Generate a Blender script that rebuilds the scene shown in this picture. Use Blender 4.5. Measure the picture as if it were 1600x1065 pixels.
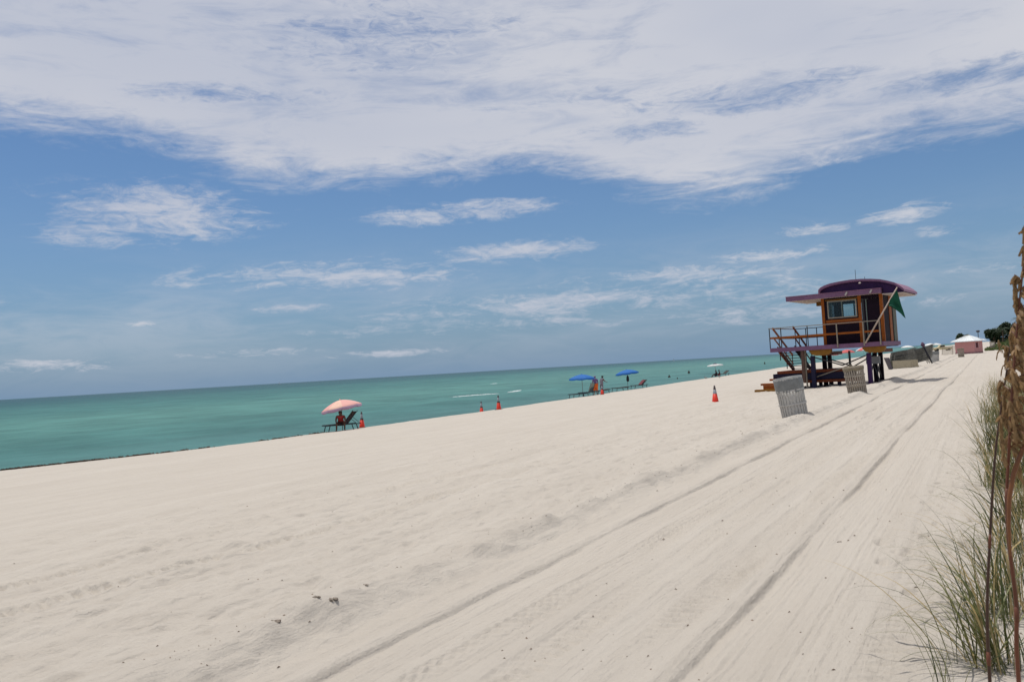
import bpy, bmesh, math, random
import numpy as np
from mathutils import Vector, Matrix, Euler

for o in list(bpy.data.objects):
    bpy.data.objects.remove(o, do_unlink=True)
scene = bpy.context.scene
COL = scene.collection
R = math.radians
random.seed(7)
rng = np.random.default_rng(7)

# ------------------------------------------------------------------ camera
EYE = 1.75
YAW, PITCH, ROLL = R(30.0), math.atan(44.5 / 1291.0), math.atan(71 / 1205.0)
cam_d = bpy.data.cameras.new('camera')
cam = bpy.data.objects.new('camera', cam_d)
COL.objects.link(cam)
cam_d.sensor_width = 36.0
cam_d.lens = 36.0 * 1291.0 / 1600.0
cam_d.clip_start = 0.05
cam_d.clip_end = 90000.0
fw = Vector((-math.sin(YAW) * math.cos(PITCH), math.cos(YAW) * math.cos(PITCH), math.sin(PITCH)))
r0 = Vector((math.cos(YAW), math.sin(YAW), 0))
u0 = r0.cross(fw)
rt = r0 * math.cos(ROLL) - u0 * math.sin(ROLL)
up = rt.cross(fw)
cam.matrix_world = Matrix(((rt.x, up.x, -fw.x, 0), (rt.y, up.y, -fw.y, 0), (rt.z, up.z, -fw.z, EYE), (0, 0, 0, 1)))
cam_d.dof.use_dof = True
cam_d.dof.focus_distance = 40.0
cam_d.dof.aperture_fstop = 13.0
scene.camera = cam

# ------------------------------------------------------------------ sun, exposure
SUN_EL = R(75.0)
SUN_AZ = R(-75.0)            # measured from +Y towards +X
sun_dir = Vector((math.sin(SUN_AZ) * math.cos(SUN_EL), math.cos(SUN_AZ) * math.cos(SUN_EL), math.sin(SUN_EL)))
sl = bpy.data.lights.new('sun', 'SUN')
sl.energy = 2.95
sl.angle = R(0.6)
sl.color = (1.0, 0.955, 0.89)
so = bpy.data.objects.new('sun', sl)
so.rotation_euler = (-sun_dir).to_track_quat('-Z', 'Y').to_euler()
so.location = (0, 0, 60)
COL.objects.link(so)
scene.view_settings.view_transform = 'Standard'
scene.view_settings.look = 'None'
scene.view_settings.exposure = 0.0
scene.view_settings.gamma = 1.0
scene.view_settings.use_curve_mapping = False

# ------------------------------------------------------------------ world: sky with a cloud layer
world = bpy.data.worlds.new('World')
scene.world = world
world.use_nodes = True
wt = world.node_tree
wt.nodes.clear()
WN, WL = wt.nodes, wt.links


def wn(t, **kw):
    n = WN.new(t)
    for k, v in kw.items():
        setattr(n, k, v)
    return n


def wm(op, a, b=None, c=None, clamp=False):
    n = WN.new('ShaderNodeMath')
    n.operation = op
    n.use_clamp = clamp
    for i, v in enumerate((a, b, c)):
        if v is None:
            continue
        if isinstance(v, (int, float)):
            n.inputs[i].default_value = v
        else:
            WL.new(v, n.inputs[i])
    return n.outputs[0]


def wsmooth(v, lo, hi):
    n = WN.new('ShaderNodeMapRange')
    n.interpolation_type = 'SMOOTHSTEP'
    WL.new(v, n.inputs['Value'])
    n.inputs['From Min'].default_value = lo
    n.inputs['From Max'].default_value = hi
    return n.outputs[0]


sky = wn('ShaderNodeTexSky', sky_type='NISHITA')
sky.sun_disc = False
sky.sun_elevation = SUN_EL
sky.sun_rotation = SUN_AZ % (2 * math.pi)
sky.altitude = 0
sky.air_density = 1.0
sky.dust_density = 0.3
sky.ozone_density = 1.5
tc = wn('ShaderNodeTexCoord')
nv = wn('ShaderNodeVectorMath', operation='NORMALIZE')
WL.new(tc.outputs['Generated'], nv.inputs[0])
sx = wn('ShaderNodeSeparateXYZ')
WL.new(nv.outputs[0], sx.inputs[0])
AZ = wm('ARCTAN2', sx.outputs[0], sx.outputs[1])
EL = wm('ARCSINE', sx.outputs[2])


def wnoise(sa, se, detail, rough, dist, off=0.0):
    cx = wn('ShaderNodeCombineXYZ')
    WL.new(wm('MULTIPLY', AZ, sa), cx.inputs[0])
    WL.new(wm('MULTIPLY', EL, se), cx.inputs[1])
    cx.inputs[2].default_value = off
    t = wn('ShaderNodeTexNoise')
    WL.new(cx.outputs[0], t.inputs['Vector'])
    t.inputs['Scale'].default_value = 1.0
    t.inputs['Detail'].default_value = detail
    t.inputs['Roughness'].default_value = rough
    t.inputs['Distortion'].default_value = dist
    return t.outputs['Fac']


n_str = wnoise(9.5, 44, 9, 0.66, 0.9)
n_mid = wnoise(3.2, 11, 7, 0.6, 0.4, 3.7)
n_low = wnoise(1.7, 6, 3, 0.5, 0.2, 9.1)
n_fine = wnoise(42, 120, 6, 0.66, 1.0, 5.5)
# lower edge of the cloud bank: (azimuth deg, elevation deg)
BANK = [(-180, 15), (-110, 15), (-70, 16.0), (-61.8, 15.9), (-55.5, 15.6), (-49.5, 14.0), (-44, 12.9), (-39, 13.1), (-34, 13.4),
        (-28, 13.4), (-24, 12.6), (-20.5, 11.0), (-15.5, 10.3), (-11.5, 11.0), (-8.5, 12.0), (-4, 12.4), (2.6, 12.2), (40, 14.5), (110, 15), (180, 15)]
fc = wn('ShaderNodeFloatCurve')
cm = fc.mapping
cv = cm.curves[0]
pts = [((a + 180) / 360.0, e / 30.0) for a, e in BANK]
cv.points[0].location = pts[0]
cv.points[1].location = pts[-1]
for p in pts[1:-1]:
    cv.points.new(*p)
for p in cv.points:
    p.handle_type = 'AUTO'
cm.update()
WL.new(wm('MULTIPLY_ADD', AZ, 1 / (2 * math.pi), 0.5), fc.inputs['Value'])
b_el = wm('MULTIPLY', fc.outputs[0], R(30.0))
dist = wm('SUBTRACT', EL, b_el)
dd = wm('ADD', wm('MULTIPLY_ADD', n_str, 0.075, -0.0375), dist)
dd = wm('ADD', wm('MULTIPLY_ADD', n_fine, 0.03, -0.015), dd)
bank = wsmooth(dd, -0.012, 0.040)
thin = wsmooth(wm('ADD', wm('MULTIPLY', n_mid, 0.7), wm('MULTIPLY', n_str, 0.5)), 0.36, 0.62)
bank = wm('MULTIPLY', bank, wm('MULTIPLY_ADD', thin, 0.50, 0.47))
HOLES = [(-37, 22.5, 8, 2.6, .85), (-13.5, 16.8, 7, 1.0, 1.0), (0.5, 15.6, 6, .9, 1.0), (-48, 18.6, 6, .8, .8), (-25, 18.0, 6, .8, .7), (-20, 15.5, 5, .7, .8), (30, 20, 9, 2, .9), (80, 30, 20, 5, .9), (170, 35, 25, 6, .9), (-90, 28, 14, 4, .9), (-130, 20, 12, 2, .9)]
hacc = None
for a, e, ra, re, s in HOLES:
    u = wm('MULTIPLY_ADD', AZ, 1 / R(ra), -a / ra)
    v = wm('MULTIPLY_ADD', EL, 1 / R(re), -e / re)
    g = wm('MULTIPLY', wm('EXPONENT', wm('MULTIPLY', wm('ADD', wm('MULTIPLY', u, u), wm('MULTIPLY', v, v)), -0.8)), s)
    hacc = g if hacc is None else wm('MAXIMUM', hacc, g)
hole = wsmooth(wm('ADD', wm('MULTIPLY', hacc, 0.62), wm('ADD', wm('MULTIPLY_ADD', n_str, 1.5, -0.75), wm('MULTIPLY_ADD', n_fine, 0.8, -0.4))), 0.15, 0.85)
hole = wm('MULTIPLY', hole, wsmooth(hacc, 0.05, 0.4))
bank = wm('MULTIPLY', bank, wm('MULTIPLY_ADD', hole, -0.78, 1.0))
# separate clouds below the bank: (az, el, half width, half height in degrees, strength)
SPOTS = [(-53.0, 11.3, 6.2, 1.7, 1.0), (-56.5, 10.0, 3.0, 1.0, .75), (-33.5, 10.9, 5.2, 0.62, 1.0), (-31.0, 11.3, 4.5, .45, .9), (-41.0, 7.0, 10.0, 1.05, .90), (-29.5, 8.1, 5.0, 0.75, .95),
         (-12.2, 6.5, 4.2, 0.45, 1.0), (-4.0, 8.2, 2.6, 0.62, .85), (-9.5, 7.9, 2.2, 0.45, .75), (-45.0, 4.9, 3.2, 0.45, .8),
         (-54.0, 4.3, 1.7, 0.3, .8), (-62.0, 5.6, 2.2, 0.35, .75), (-24.0, 4.4, 16, 1.25, .78), (-17.0, 5.6, 9, 0.9, .78), (-33.0, 3.2, 12, .6, .66), (-12.0, 2.8, 12, .7, .7),
         (-8.0, 12.0, 2.2, 0.35, .6), (-2.0, 7.0, 2.0, .5, .6), (-51.0, 6.6, 1.7, .35, .7),
         (-59.0, 1.9, 4.5, .45, .80), (-48.0, 2.1, 5.0, .35, .74), (-38.0, 1.6, 5.0, .3, .68), (2.0, 4.4, 8, .4, .6), (30, 7, 9, 1.0, .9), (60, 9, 8, 1.2, .9), (-85, 9, 9, 1.2, .9), (-110, 6, 10, .8, .9), (150, 8, 12, 1, .9)]
acc = None
for a, e, ra, re, s in SPOTS:
    u = wm('MULTIPLY_ADD', AZ, 1 / R(ra), -a / ra)
    v = wm('MULTIPLY_ADD', EL, 1 / R(re), -e / re)
    q = wm('ADD', wm('MULTIPLY', u, u), wm('MULTIPLY', v, v))
    g = wm('MULTIPLY', wm('EXPONENT', wm('MULTIPLY', q, -0.8)), s)
    acc = g if acc is None else wm('MAXIMUM', acc, g)
sp = wm('ADD', wm('MULTIPLY', acc, 0.72), wm('ADD', wm('MULTIPLY_ADD', n_str, 1.75, -0.875), wm('MULTIPLY_ADD', n_fine, 1.0, -0.5)))
spots = wm('MULTIPLY', wm('MULTIPLY', wsmooth(sp, 0.18, 0.95), wsmooth(acc, 0.06, 0.40)), 0.88)
ve = wm('MULTIPLY_ADD', EL, 1 / R(3.2), -4.2 / 3.2)
veil = wm('MULTIPLY', wm('EXPONENT', wm('MULTIPLY', wm('MULTIPLY', ve, ve), -1.0)), wm('MULTIPLY', wsmooth(wm('ADD', wm('MULTIPLY', n_mid, 0.6), wm('MULTIPLY', n_str, 0.4)), 0.40, 0.64), 0.30))
alpha = wm('MAXIMUM', bank, wm('MAXIMUM', spots, veil), clamp=True)
# sky tint: the photograph's sky is a slightly duller blue
tint = wn('ShaderNodeMix', data_type='RGBA', blend_type='MULTIPLY')
tint.inputs[0].default_value = 1.0
WL.new(sky.outputs[0], tint.inputs[6])
tint.inputs[7].default_value = (0.52, 0.68, 0.86, 1)
hz = wn('ShaderNodeMix', data_type='RGBA')
WL.new(wm('EXPONENT', wm('MULTIPLY', wm('MAXIMUM', EL, 0.0), -1 / R(7.0))), hz.inputs[0])
WL.new(tint.outputs[2], hz.inputs[6])
hz.inputs[7].default_value = (1.92, 2.95, 4.30, 1)
ccol = wn('ShaderNodeMix', data_type='RGBA')
WL.new(wsmooth(n_low, 0.3, 0.7), ccol.inputs[0])
ccol.inputs[6].default_value = (5.2, 5.5, 6.4, 1)
ccol.inputs[7].default_value = (6.3, 6.4, 6.9, 1)
mixc = wn('ShaderNodeMix', data_type='RGBA')
WL.new(alpha, mixc.inputs[0])
WL.new(hz.outputs[2], mixc.inputs[6])
WL.new(ccol.outputs[2], mixc.inputs[7])
bg = wn('ShaderNodeBackground')
bg.inputs['Strength'].default_value = 0.1
WL.new(mixc.outputs[2], bg.inputs['Color'])
wo = wn('ShaderNodeOutputWorld')
WL.new(bg.outputs[0], wo.inputs['Surface'])

# ------------------------------------------------------------------ materials
MATS = {}


def mat(name, color, rough=0.6, metal=0.0, spec=0.4, var=0.12, scale=6.0, bump=0.0, bscale=40.0, trans=0.0):
    if name in MATS:
        return MATS[name]
    m = bpy.data.materials.new(name)
    m.use_nodes = True
    nt = m.node_tree
    N, L = nt.nodes, nt.links
    b = N['Principled BSDF']
    b.inputs['Roughness'].default_value = rough
    b.inputs['Metallic'].default_value = metal
    b.inputs['Specular IOR Level'].default_value = spec
    g = N.new('ShaderNodeNewGeometry')
    oi = N.new('ShaderNodeObjectInfo')
    add = N.new('ShaderNodeVectorMath')
    add.operation = 'ADD'
    L.new(g.outputs['Position'], add.inputs[0])
    L.new(oi.outputs['Random'], add.inputs[1])
    t = N.new('ShaderNodeTexNoise')
    t.inputs['Scale'].default_value = scale
    t.inputs['Detail'].default_value = 5
    t.inputs['Roughness'].default_value = 0.6
    L.new(add.outputs[0], t.inputs['Vector'])
    mr = N.new('ShaderNodeMapRange')
    L.new(t.outputs['Fac'], mr.inputs['Value'])
    mr.inputs['From Min'].default_value = 0.25
    mr.inputs['From Max'].default_value = 0.75
    mr.inputs['To Min'].default_value = 1 - var
    mr.inputs['To Max'].default_value = 1 + var
    mx = N.new('ShaderNodeVectorMath')
    mx.operation = 'SCALE'
    mx.inputs[0].default_value = color[:3]
    L.new(mr.outputs[0], mx.inputs['Scale'])
    L.new(mx.outputs[0], b.inputs['Base Color'])
    if bump > 0:
        t2 = N.new('ShaderNodeTexNoise')
        t2.inputs['Scale'].default_value = bscale
        t2.inputs['Detail'].default_value = 4
        L.new(add.outputs[0], t2.inputs['Vector'])
        bp = N.new('ShaderNodeBump')
        bp.inputs['Strength'].default_value = bump
        bp.inputs['Distance'].default_value = 0.02
        L.new(t2.outputs['Fac'], bp.inputs['Height'])
        L.new(bp.outputs[0], b.inputs['Normal'])
    if trans > 0:
        tr = N.new('ShaderNodeBsdfTranslucent')
        L.new(mx.outputs[0], tr.inputs['Color'])
        ms = N.new('ShaderNodeMixShader')
        ms.inputs[0].default_value = trans
        L.new(b.outputs[0], ms.inputs[1])
        L.new(tr.outputs[0], ms.inputs[2])
        L.new(ms.outputs[0], N['Material Output'].inputs['Surface'])
    MATS[name] = m
    return m


M_PURPLE = mat('purple paint', (0.040, 0.015, 0.068), 0.55, spec=.15, var=.2, scale=3)
M_PURPLE_DK = mat('dark plum paint', (0.012, 0.0055, 0.012), 0.7, spec=.12, var=.4, scale=5)
M_LAV = mat('lavender paint', (0.185, 0.095, 0.165), 0.55, spec=.15, var=.15, scale=4)
M_ROOF = mat('mauve roof sheet', (0.27, 0.12, 0.19), 0.5, var=.12, scale=3)
M_CREAM = mat('cream soffit', (0.52, 0.43, 0.38), 0.7, var=.1)
M_ORANGE = mat('orange paint', (0.29, 0.080, 0.012), 0.55, spec=.15, var=.2, scale=5)
M_OCHRE = mat('ochre paint', (0.24, 0.11, 0.018), 0.6, spec=.15, var=.2, scale=5)
M_RUST = mat('red oxide paint', (0.17, 0.042, 0.015), 0.6, spec=.15, var=.2, scale=5)
M_NAVY = mat('navy paint', (0.018, 0.016, 0.042), 0.5, spec=.15, var=.2)
M_TANMETAL = mat('weathered galvanised rail', (0.30, 0.25, 0.19), 0.5, 0.3, var=.15)
M_DKSTEEL = mat('dark steel', (0.035, 0.032, 0.035), 0.5, 0.3, var=.2)
M_TEALST = mat('teal window frame', (0.12, 0.15, 0.13), 0.5, var=.15)
M_GREY = mat('grey plastic', (0.28, 0.28, 0.28), 0.6, var=.1)
M_WHITE = mat('white paint', (0.72, 0.71, 0.68), 0.55, var=.06)
M_BLACK = mat('black rubber', (0.02, 0.02, 0.02), 0.7, var=.2)
M_CONE = mat('orange red cone plastic', (0.68, 0.035, 0.012), 0.5, var=.1)
M_CONEG = mat('grey reflective collar', (0.25, 0.26, 0.28), 0.45, var=.15)
M_CONED = mat('sooty cone tip', (0.05, 0.035, 0.035), 0.6, var=.2)
M_SLAT = mat('galvanised slat', (0.47, 0.45, 0.42), 0.5, 0.25, var=.2, scale=20)
M_SLATR = mat('rusty slat', (0.34, 0.29, 0.235), 0.7, 0.1, var=.3, scale=20)
M_BAGW = mat('translucent white bag', (0.78, 0.77, 0.75), 0.45, var=.12, scale=8, bump=.5, bscale=9, trans=.45)
M_BAGG = mat('grey bag', (0.19, 0.195, 0.19), 0.5, var=.25, scale=8, bump=.35, bscale=9)
M_BAGB = mat('brown rubbish', (0.22, 0.18, 0.12), 0.6, var=.4, scale=12, bump=.5, bscale=12)
M_SKIN = mat('brown skin', (0.085, 0.036, 0.020), 0.5, var=.08)
M_SKIN2 = mat('tanned skin', (0.30, 0.15, 0.10), 0.5, var=.08)
M_HAIR = mat('dark hair', (0.02, 0.015, 0.012), 0.5, var=.2)
M_RED = mat('dark red cloth', (0.30, 0.02, 0.018), 0.8, var=.15)
M_ORCL = mat('orange cloth', (0.72, 0.13, 0.012), 0.8, var=.15)
M_PURCL = mat('violet cloth', (0.16, 0.09, 0.22), 0.8, var=.15)
M_GRYCL = mat('grey cloth', (0.20, 0.18, 0.21), 0.8, var=.15)
M_DKCL = mat('black cloth', (0.02, 0.02, 0.025), 0.8, var=.15)
M_PINKU = mat('coral umbrella cloth', (0.80, 0.42, 0.37), 0.8, var=.08, trans=.12)
M_PEACHU = mat('peach umbrella cloth', (0.84, 0.54, 0.42), 0.8, var=.08, trans=.12)
M_LILAC = mat('lilac valance cloth', (0.46, 0.31, 0.42), 0.8, var=.1, trans=.2)
M_BLUEU = mat('blue umbrella cloth', (0.012, 0.13, 0.43), 0.75, var=.1, trans=.1)
M_WHITEU = mat('white umbrella cloth', (0.75, 0.76, 0.74), 0.8, var=.06, trans=.2)
M_REDU = mat('pink red umbrella cloth', (0.62, 0.14, 0.13), 0.8, var=.1, trans=.2)
M_POLE = mat('dull pole metal', (0.20, 0.19, 0.17), 0.4, .5)
M_SLING = mat('dark teal sling', (0.018, 0.035, 0.038), 0.7, var=.2)
M_FRAME = mat('dark lounger frame', (0.03, 0.04, 0.042), 0.5, .2)
M_FRAMEW = mat('weathered white lounger frame', (0.21, 0.20, 0.17), 0.6, var=.5)
M_SLINGB = mat('brown black sling', (0.035, 0.034, 0.028), 0.8, var=.3)
M_BOXW = mat('beige weathered boards', (0.42, 0.36, 0.25), 0.8, var=.14, scale=9)
M_BOXD = mat('plum grey end panel', (0.085, 0.07, 0.085), 0.7, var=.25, scale=9)
M_PINKW = mat('pink render', (0.54, 0.25, 0.24), 0.8, var=.08)
M_HUTR = mat('white metal roof', (0.72, 0.76, 0.76), 0.5, var=.05)
M_GREENFL = mat('green flag cloth', (0.004, 0.085, 0.045), 0.8, var=.2, trans=.15)
M_TRUNK = mat('tree bark', (0.10, 0.07, 0.045), 0.9, var=.3)
M_LEAFD = mat('dark leaf', (0.022, 0.042, 0.014), 0.6, var=.45, scale=1.2, trans=.15)
M_LEAFM = mat('dune leaf', (0.075, 0.105, 0.026), 0.6, var=.4, scale=1.5, trans=.2)
M_BLADE = mat('green grass blade', (0.165, 0.170, 0.055), 0.5, var=.35, scale=3, trans=.3)
M_BLADED = mat('dark grass blade', (0.07, 0.085, 0.028), 0.5, var=.35, scale=3, trans=.25)
M_BLADEY = mat('dry straw blade', (0.42, 0.32, 0.15), 0.7, var=.3, scale=3, trans=.3)
M_STEM = mat('red brown stalk', (0.135, 0.042, 0.018), 0.5, var=.35, scale=7)
M_STEMD = mat('dark brown stalk', (0.060, 0.028, 0.016), 0.5, var=.3, scale=7)
M_SEED = mat('golden spikelet', (0.33, 0.20, 0.085), 0.6, var=.55, scale=25, trans=.3)
M_WEED = mat('brown seaweed', (0.045, 0.030, 0.018), 0.8, var=.5, scale=9)
M_GULL = mat('grey feathers', (0.22, 0.21, 0.20), 0.8, var=.3, scale=30)
M_FOAM = mat('sea foam', (0.55, 0.62, 0.62), 0.9, var=.1, bump=.6, bscale=6)
M_LAMP = mat('dull silver lamp', (0.45, 0.40, 0.36), .4, .2)
M_TRUCK = mat('pale yellow vehicle paint', (0.55, 0.46, 0.26), .4, var=.05)


def glass_mat():
    m = bpy.data.materials.new('window glass')
    m.use_nodes = True
    nt = m.node_tree
    N, L = nt.nodes, nt.links
    N.remove(N['Principled BSDF'])
    tr = N.new('ShaderNodeBsdfTransparent')
    tr.inputs[0].default_value = (.80, .86, .86, 1)
    gl = N.new('ShaderNodeBsdfGlossy')
    gl.inputs['Roughness'].default_value = .03
    fr = N.new('ShaderNodeFresnel')
    fr.inputs[0].default_value = 1.45
    ms = N.new('ShaderNodeMixShader')
    L.new(fr.outputs[0], ms.inputs[0])
    L.new(tr.outputs[0], ms.inputs[1])
    L.new(gl.outputs[0], ms.inputs[2])
    L.new(ms.outputs[0], N['Material Output'].inputs['Surface'])
    return m


M_GLASS = glass_mat()


def sand_mat():
    m = bpy.data.materials.new('sand')
    m.use_nodes = True
    nt = m.node_tree
    N, L = nt.nodes, nt.links
    b = N['Principled BSDF']
    b.inputs['Roughness'].default_value = 0.95
    b.inputs['Specular IOR Level'].default_value = 0.1
    g = N.new('ShaderNodeNewGeometry')

    def noise(sc, det, ro=.6, stretch=None):
        t = N.new('ShaderNodeTexNoise')
        t.inputs['Scale'].default_value = sc
        t.inputs['Detail'].default_value = det
        t.inputs['Roughness'].default_value = ro
        if stretch:
            mp = N.new('ShaderNodeMapping')
            mp.inputs['Scale'].default_value = stretch
            L.new(g.outputs['Position'], mp.inputs['Vector'])
            L.new(mp.outputs[0], t.inputs['Vector'])
        else:
            L.new(g.outputs['Position'], t.inputs['Vector'])
        return t.outputs['Fac']
    r1 = N.new('ShaderNodeMapRange')
    L.new(noise(1.0, 6, .65, (2.0, .22, 1)), r1.inputs['Value'])
    r1.inputs['From Min'].default_value = .3
    r1.inputs['From Max'].default_value = .7
    mc = N.new('ShaderNodeMix')
    mc.data_type = 'RGBA'
    L.new(r1.outputs[0], mc.inputs[0])
    mc.inputs[6].default_value = (0.475, 0.428, 0.368, 1)
    mc.inputs[7].default_value = (0.525, 0.478, 0.415, 1)
    # scattered dark specks: bits of shell and weed
    r2 = N.new('ShaderNodeMapRange')
    L.new(noise(55, 2, .5), r2.inputs['Value'])
    r2.inputs['From Min'].default_value = .745
    r2.inputs['From Max'].default_value = .80
    r3 = N.new('ShaderNodeMapRange')
    L.new(noise(1.3, 4, .6), r3.inputs['Value'])
    r3.inputs['From Min'].default_value = .45
    r3.inputs['From Max'].default_value = .65
    mu = N.new('ShaderNodeMath')
    mu.operation = 'MULTIPLY'
    L.new(r2.outputs[0], mu.inputs[0])
    L.new(r3.outputs[0], mu.inputs[1])
    m2 = N.new('ShaderNodeMix')
    m2.data_type = 'RGBA'
    L.new(mu.outputs[0], m2.inputs[0])
    L.new(mc.outputs[2], m2.inputs[6])
    m2.inputs[7].default_value = (0.16, 0.12, 0.085, 1)
    # grain
    r4 = N.new('ShaderNodeMapRange')
    L.new(noise(240, 3, .7), r4.inputs['Value'])
    r4.inputs['From Min'].default_value = .3
    r4.inputs['From Max'].default_value = .7
    r4.inputs['To Min'].default_value = .955
    r4.inputs['To Max'].default_value = 1.045
    vm = N.new('ShaderNodeVectorMath')
    vm.operation = 'SCALE'
    L.new(m2.outputs[2], vm.inputs[0])
    L.new(r4.outputs[0], vm.inputs['Scale'])
    L.new(vm.outputs[0], b.inputs['Base Color'])
    bp = N.new('ShaderNodeBump')
    bp.inputs['Strength'].default_value = .8
    bp.inputs['Distance'].default_value = .028
    L.new(noise(17, 8, .72), bp.inputs['Height'])
    bp2 = N.new('ShaderNodeBump')
    bp2.inputs['Strength'].default_value = .5
    bp2.inputs['Distance'].default_value = .10
    L.new(noise(1.0, 5, .6, (5.5, .35, 1)), bp2.inputs['Height'])
    L.new(bp2.outputs[0], bp.inputs['Normal'])
    L.new(bp.outputs[0], b.inputs['Normal'])
    return m


def sea_mat():
    m = bpy.data.materials.new('sea water')
    m.use_nodes = True
    nt = m.node_tree
    N, L = nt.nodes, nt.links
    b = N['Principled BSDF']
    g = N.new('ShaderNodeNewGeometry')
    sp_ = N.new('ShaderNodeSeparateXYZ')
    L.new(g.outputs['Position'], sp_.inputs[0])

    def noise(sc, det, ro, stretch):
        t = N.new('ShaderNodeTexNoise')
        t.inputs['Scale'].default_value = sc
        t.inputs['Detail'].default_value = det
        t.inputs['Roughness'].default_value = ro
        mp = N.new('ShaderNodeMapping')
        mp.inputs['Scale'].default_value = stretch
        L.new(g.outputs['Position'], mp.inputs['Vector'])
        L.new(mp.outputs[0], t.inputs['Vector'])
        return t.outputs['Fac']
    # water colour by distance off the shore: log10 of it
    a = N.new('ShaderNodeMath')
    a.operation = 'MULTIPLY_ADD'
    L.new(sp_.outputs[0], a.inputs[0])
    a.inputs[1].default_value = -1
    a.inputs[2].default_value = -26
    nz = noise(1, 4, .55, (.010, .0035, 1))
    nm = N.new('ShaderNodeMath')
    nm.operation = 'MULTIPLY_ADD'
    L.new(nz, nm.inputs[0])
    nm.inputs[1].default_value = 1.3
    nm.inputs[2].default_value = .35
    a2 = N.new('ShaderNodeMath')
    a2.operation = 'MULTIPLY'
    L.new(a.outputs[0], a2.inputs[0])
    L.new(nm.outputs[0], a2.inputs[1])
    mx = N.new('ShaderNodeMath')
    mx.operation = 'MAXIMUM'
    L.new(a2.outputs[0], mx.inputs[0])
    mx.inputs[1].default_value = 1
    lg = N.new('ShaderNodeMath')
    lg.operation = 'LOGARITHM'
    L.new(mx.outputs[0], lg.inputs[0])
    lg.inputs[1].default_value = 10
    dv = N.new('ShaderNodeMath')
    dv.operation = 'DIVIDE'
    L.new(lg.outputs[0], dv.inputs[0])
    dv.inputs[1].default_value = 4.0
    cr = N.new('ShaderNodeValToRGB')
    L.new(dv.outputs[0], cr.inputs[0])
    el = cr.color_ramp.elements
    el[0].position = 0.0
    el[0].color = (.100, .178, .165, 1)
    el[1].position = 1.0
    el[1].color = (.022, .078, .094, 1)
    for p, c in ((.26, (.076, .170, .164, 1)), (.38, (.068, .182, .168, 1)), (.48, (.088, .218, .190, 1)), (.57, (.060, .172, .158, 1)), (.66, (.034, .112, .116, 1)), (.78, (.023, .080, .095, 1))):
        e = el.new(p)
        e.color = c
    # small colour streaks
    ns = noise(1, 7, .66, (.11, .085, 1))
    r1 = N.new('ShaderNodeMapRange')
    L.new(ns, r1.inputs['Value'])
    r1.inputs['From Min'].default_value = .3
    r1.inputs['From Max'].default_value = .7
    r1.inputs['To Min'].default_value = .74
    r1.inputs['To Max'].default_value = 1.26
    vm = N.new('ShaderNodeVectorMath')
    vm.operation = 'SCALE'
    L.new(cr.outputs[0], vm.inputs[0])
    L.new(r1.outputs[0], vm.inputs['Scale'])
    bp = N.new('ShaderNodeBump')
    bp.inputs['Strength'].default_value = .8
    bp.inputs['Distance'].default_value = .4
    L.new(noise(1, 7, .65, (.9, .45, 1)), bp.inputs['Height'])
    N.remove(b)
    df = N.new('ShaderNodeBsdfDiffuse')
    L.new(vm.outputs[0], df.inputs['Color'])
    L.new(bp.outputs[0], df.inputs['Normal'])
    gl = N.new('ShaderNodeBsdfGlossy')
    gl.inputs['Roughness'].default_value = .18
    L.new(bp.outputs[0], gl.inputs['Normal'])
    fr = N.new('ShaderNodeFresnel')
    fr.inputs['IOR'].default_value = 1.33
    L.new(bp.outputs[0], fr.inputs['Normal'])
    fm = N.new('ShaderNodeMath')
    fm.operation = 'MULTIPLY'
    L.new(fr.outputs[0], fm.inputs[0])
    fm.inputs[1].default_value = .34      # wave slopes keep the mean reflection well below a mirror's
    ms = N.new('ShaderNodeMixShader')
    L.new(fm.outputs[0], ms.inputs[0])
    L.new(df.outputs[0], ms.inputs[1])
    L.new(gl.outputs[0], ms.inputs[2])
    L.new(ms.outputs[0], N['Material Output'].inputs['Surface'])
    return m


# ------------------------------------------------------------------ helpers
def tag(o, label=None, cat=None, group=None, kind=None):
    if label:
        o['label'] = label
    if cat:
        o['category'] = cat
    if group:
        o['group'] = group
    if kind:
        o['kind'] = kind
    return o


def thing(name, label, cat, loc=(0, 0, 0), rz=0.0, group=None):
    o = bpy.data.objects.new(name, None)
    o.empty_display_size = .2
    COL.objects.link(o)
    o.location = loc
    o.rotation_euler = (0, 0, rz)
    return tag(o, label, cat, group)


def link_mesh(name, me, m=None, parent=None, smooth=False):
    if m is not None and not me.materials:
        me.materials.append(m)
    if smooth:
        me.polygons.foreach_set('use_smooth', [True] * len(me.polygons))
    o = bpy.data.objects.new(name, me)
    COL.objects.link(o)
    if parent is not None:
        o.parent = parent
    return o


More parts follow.
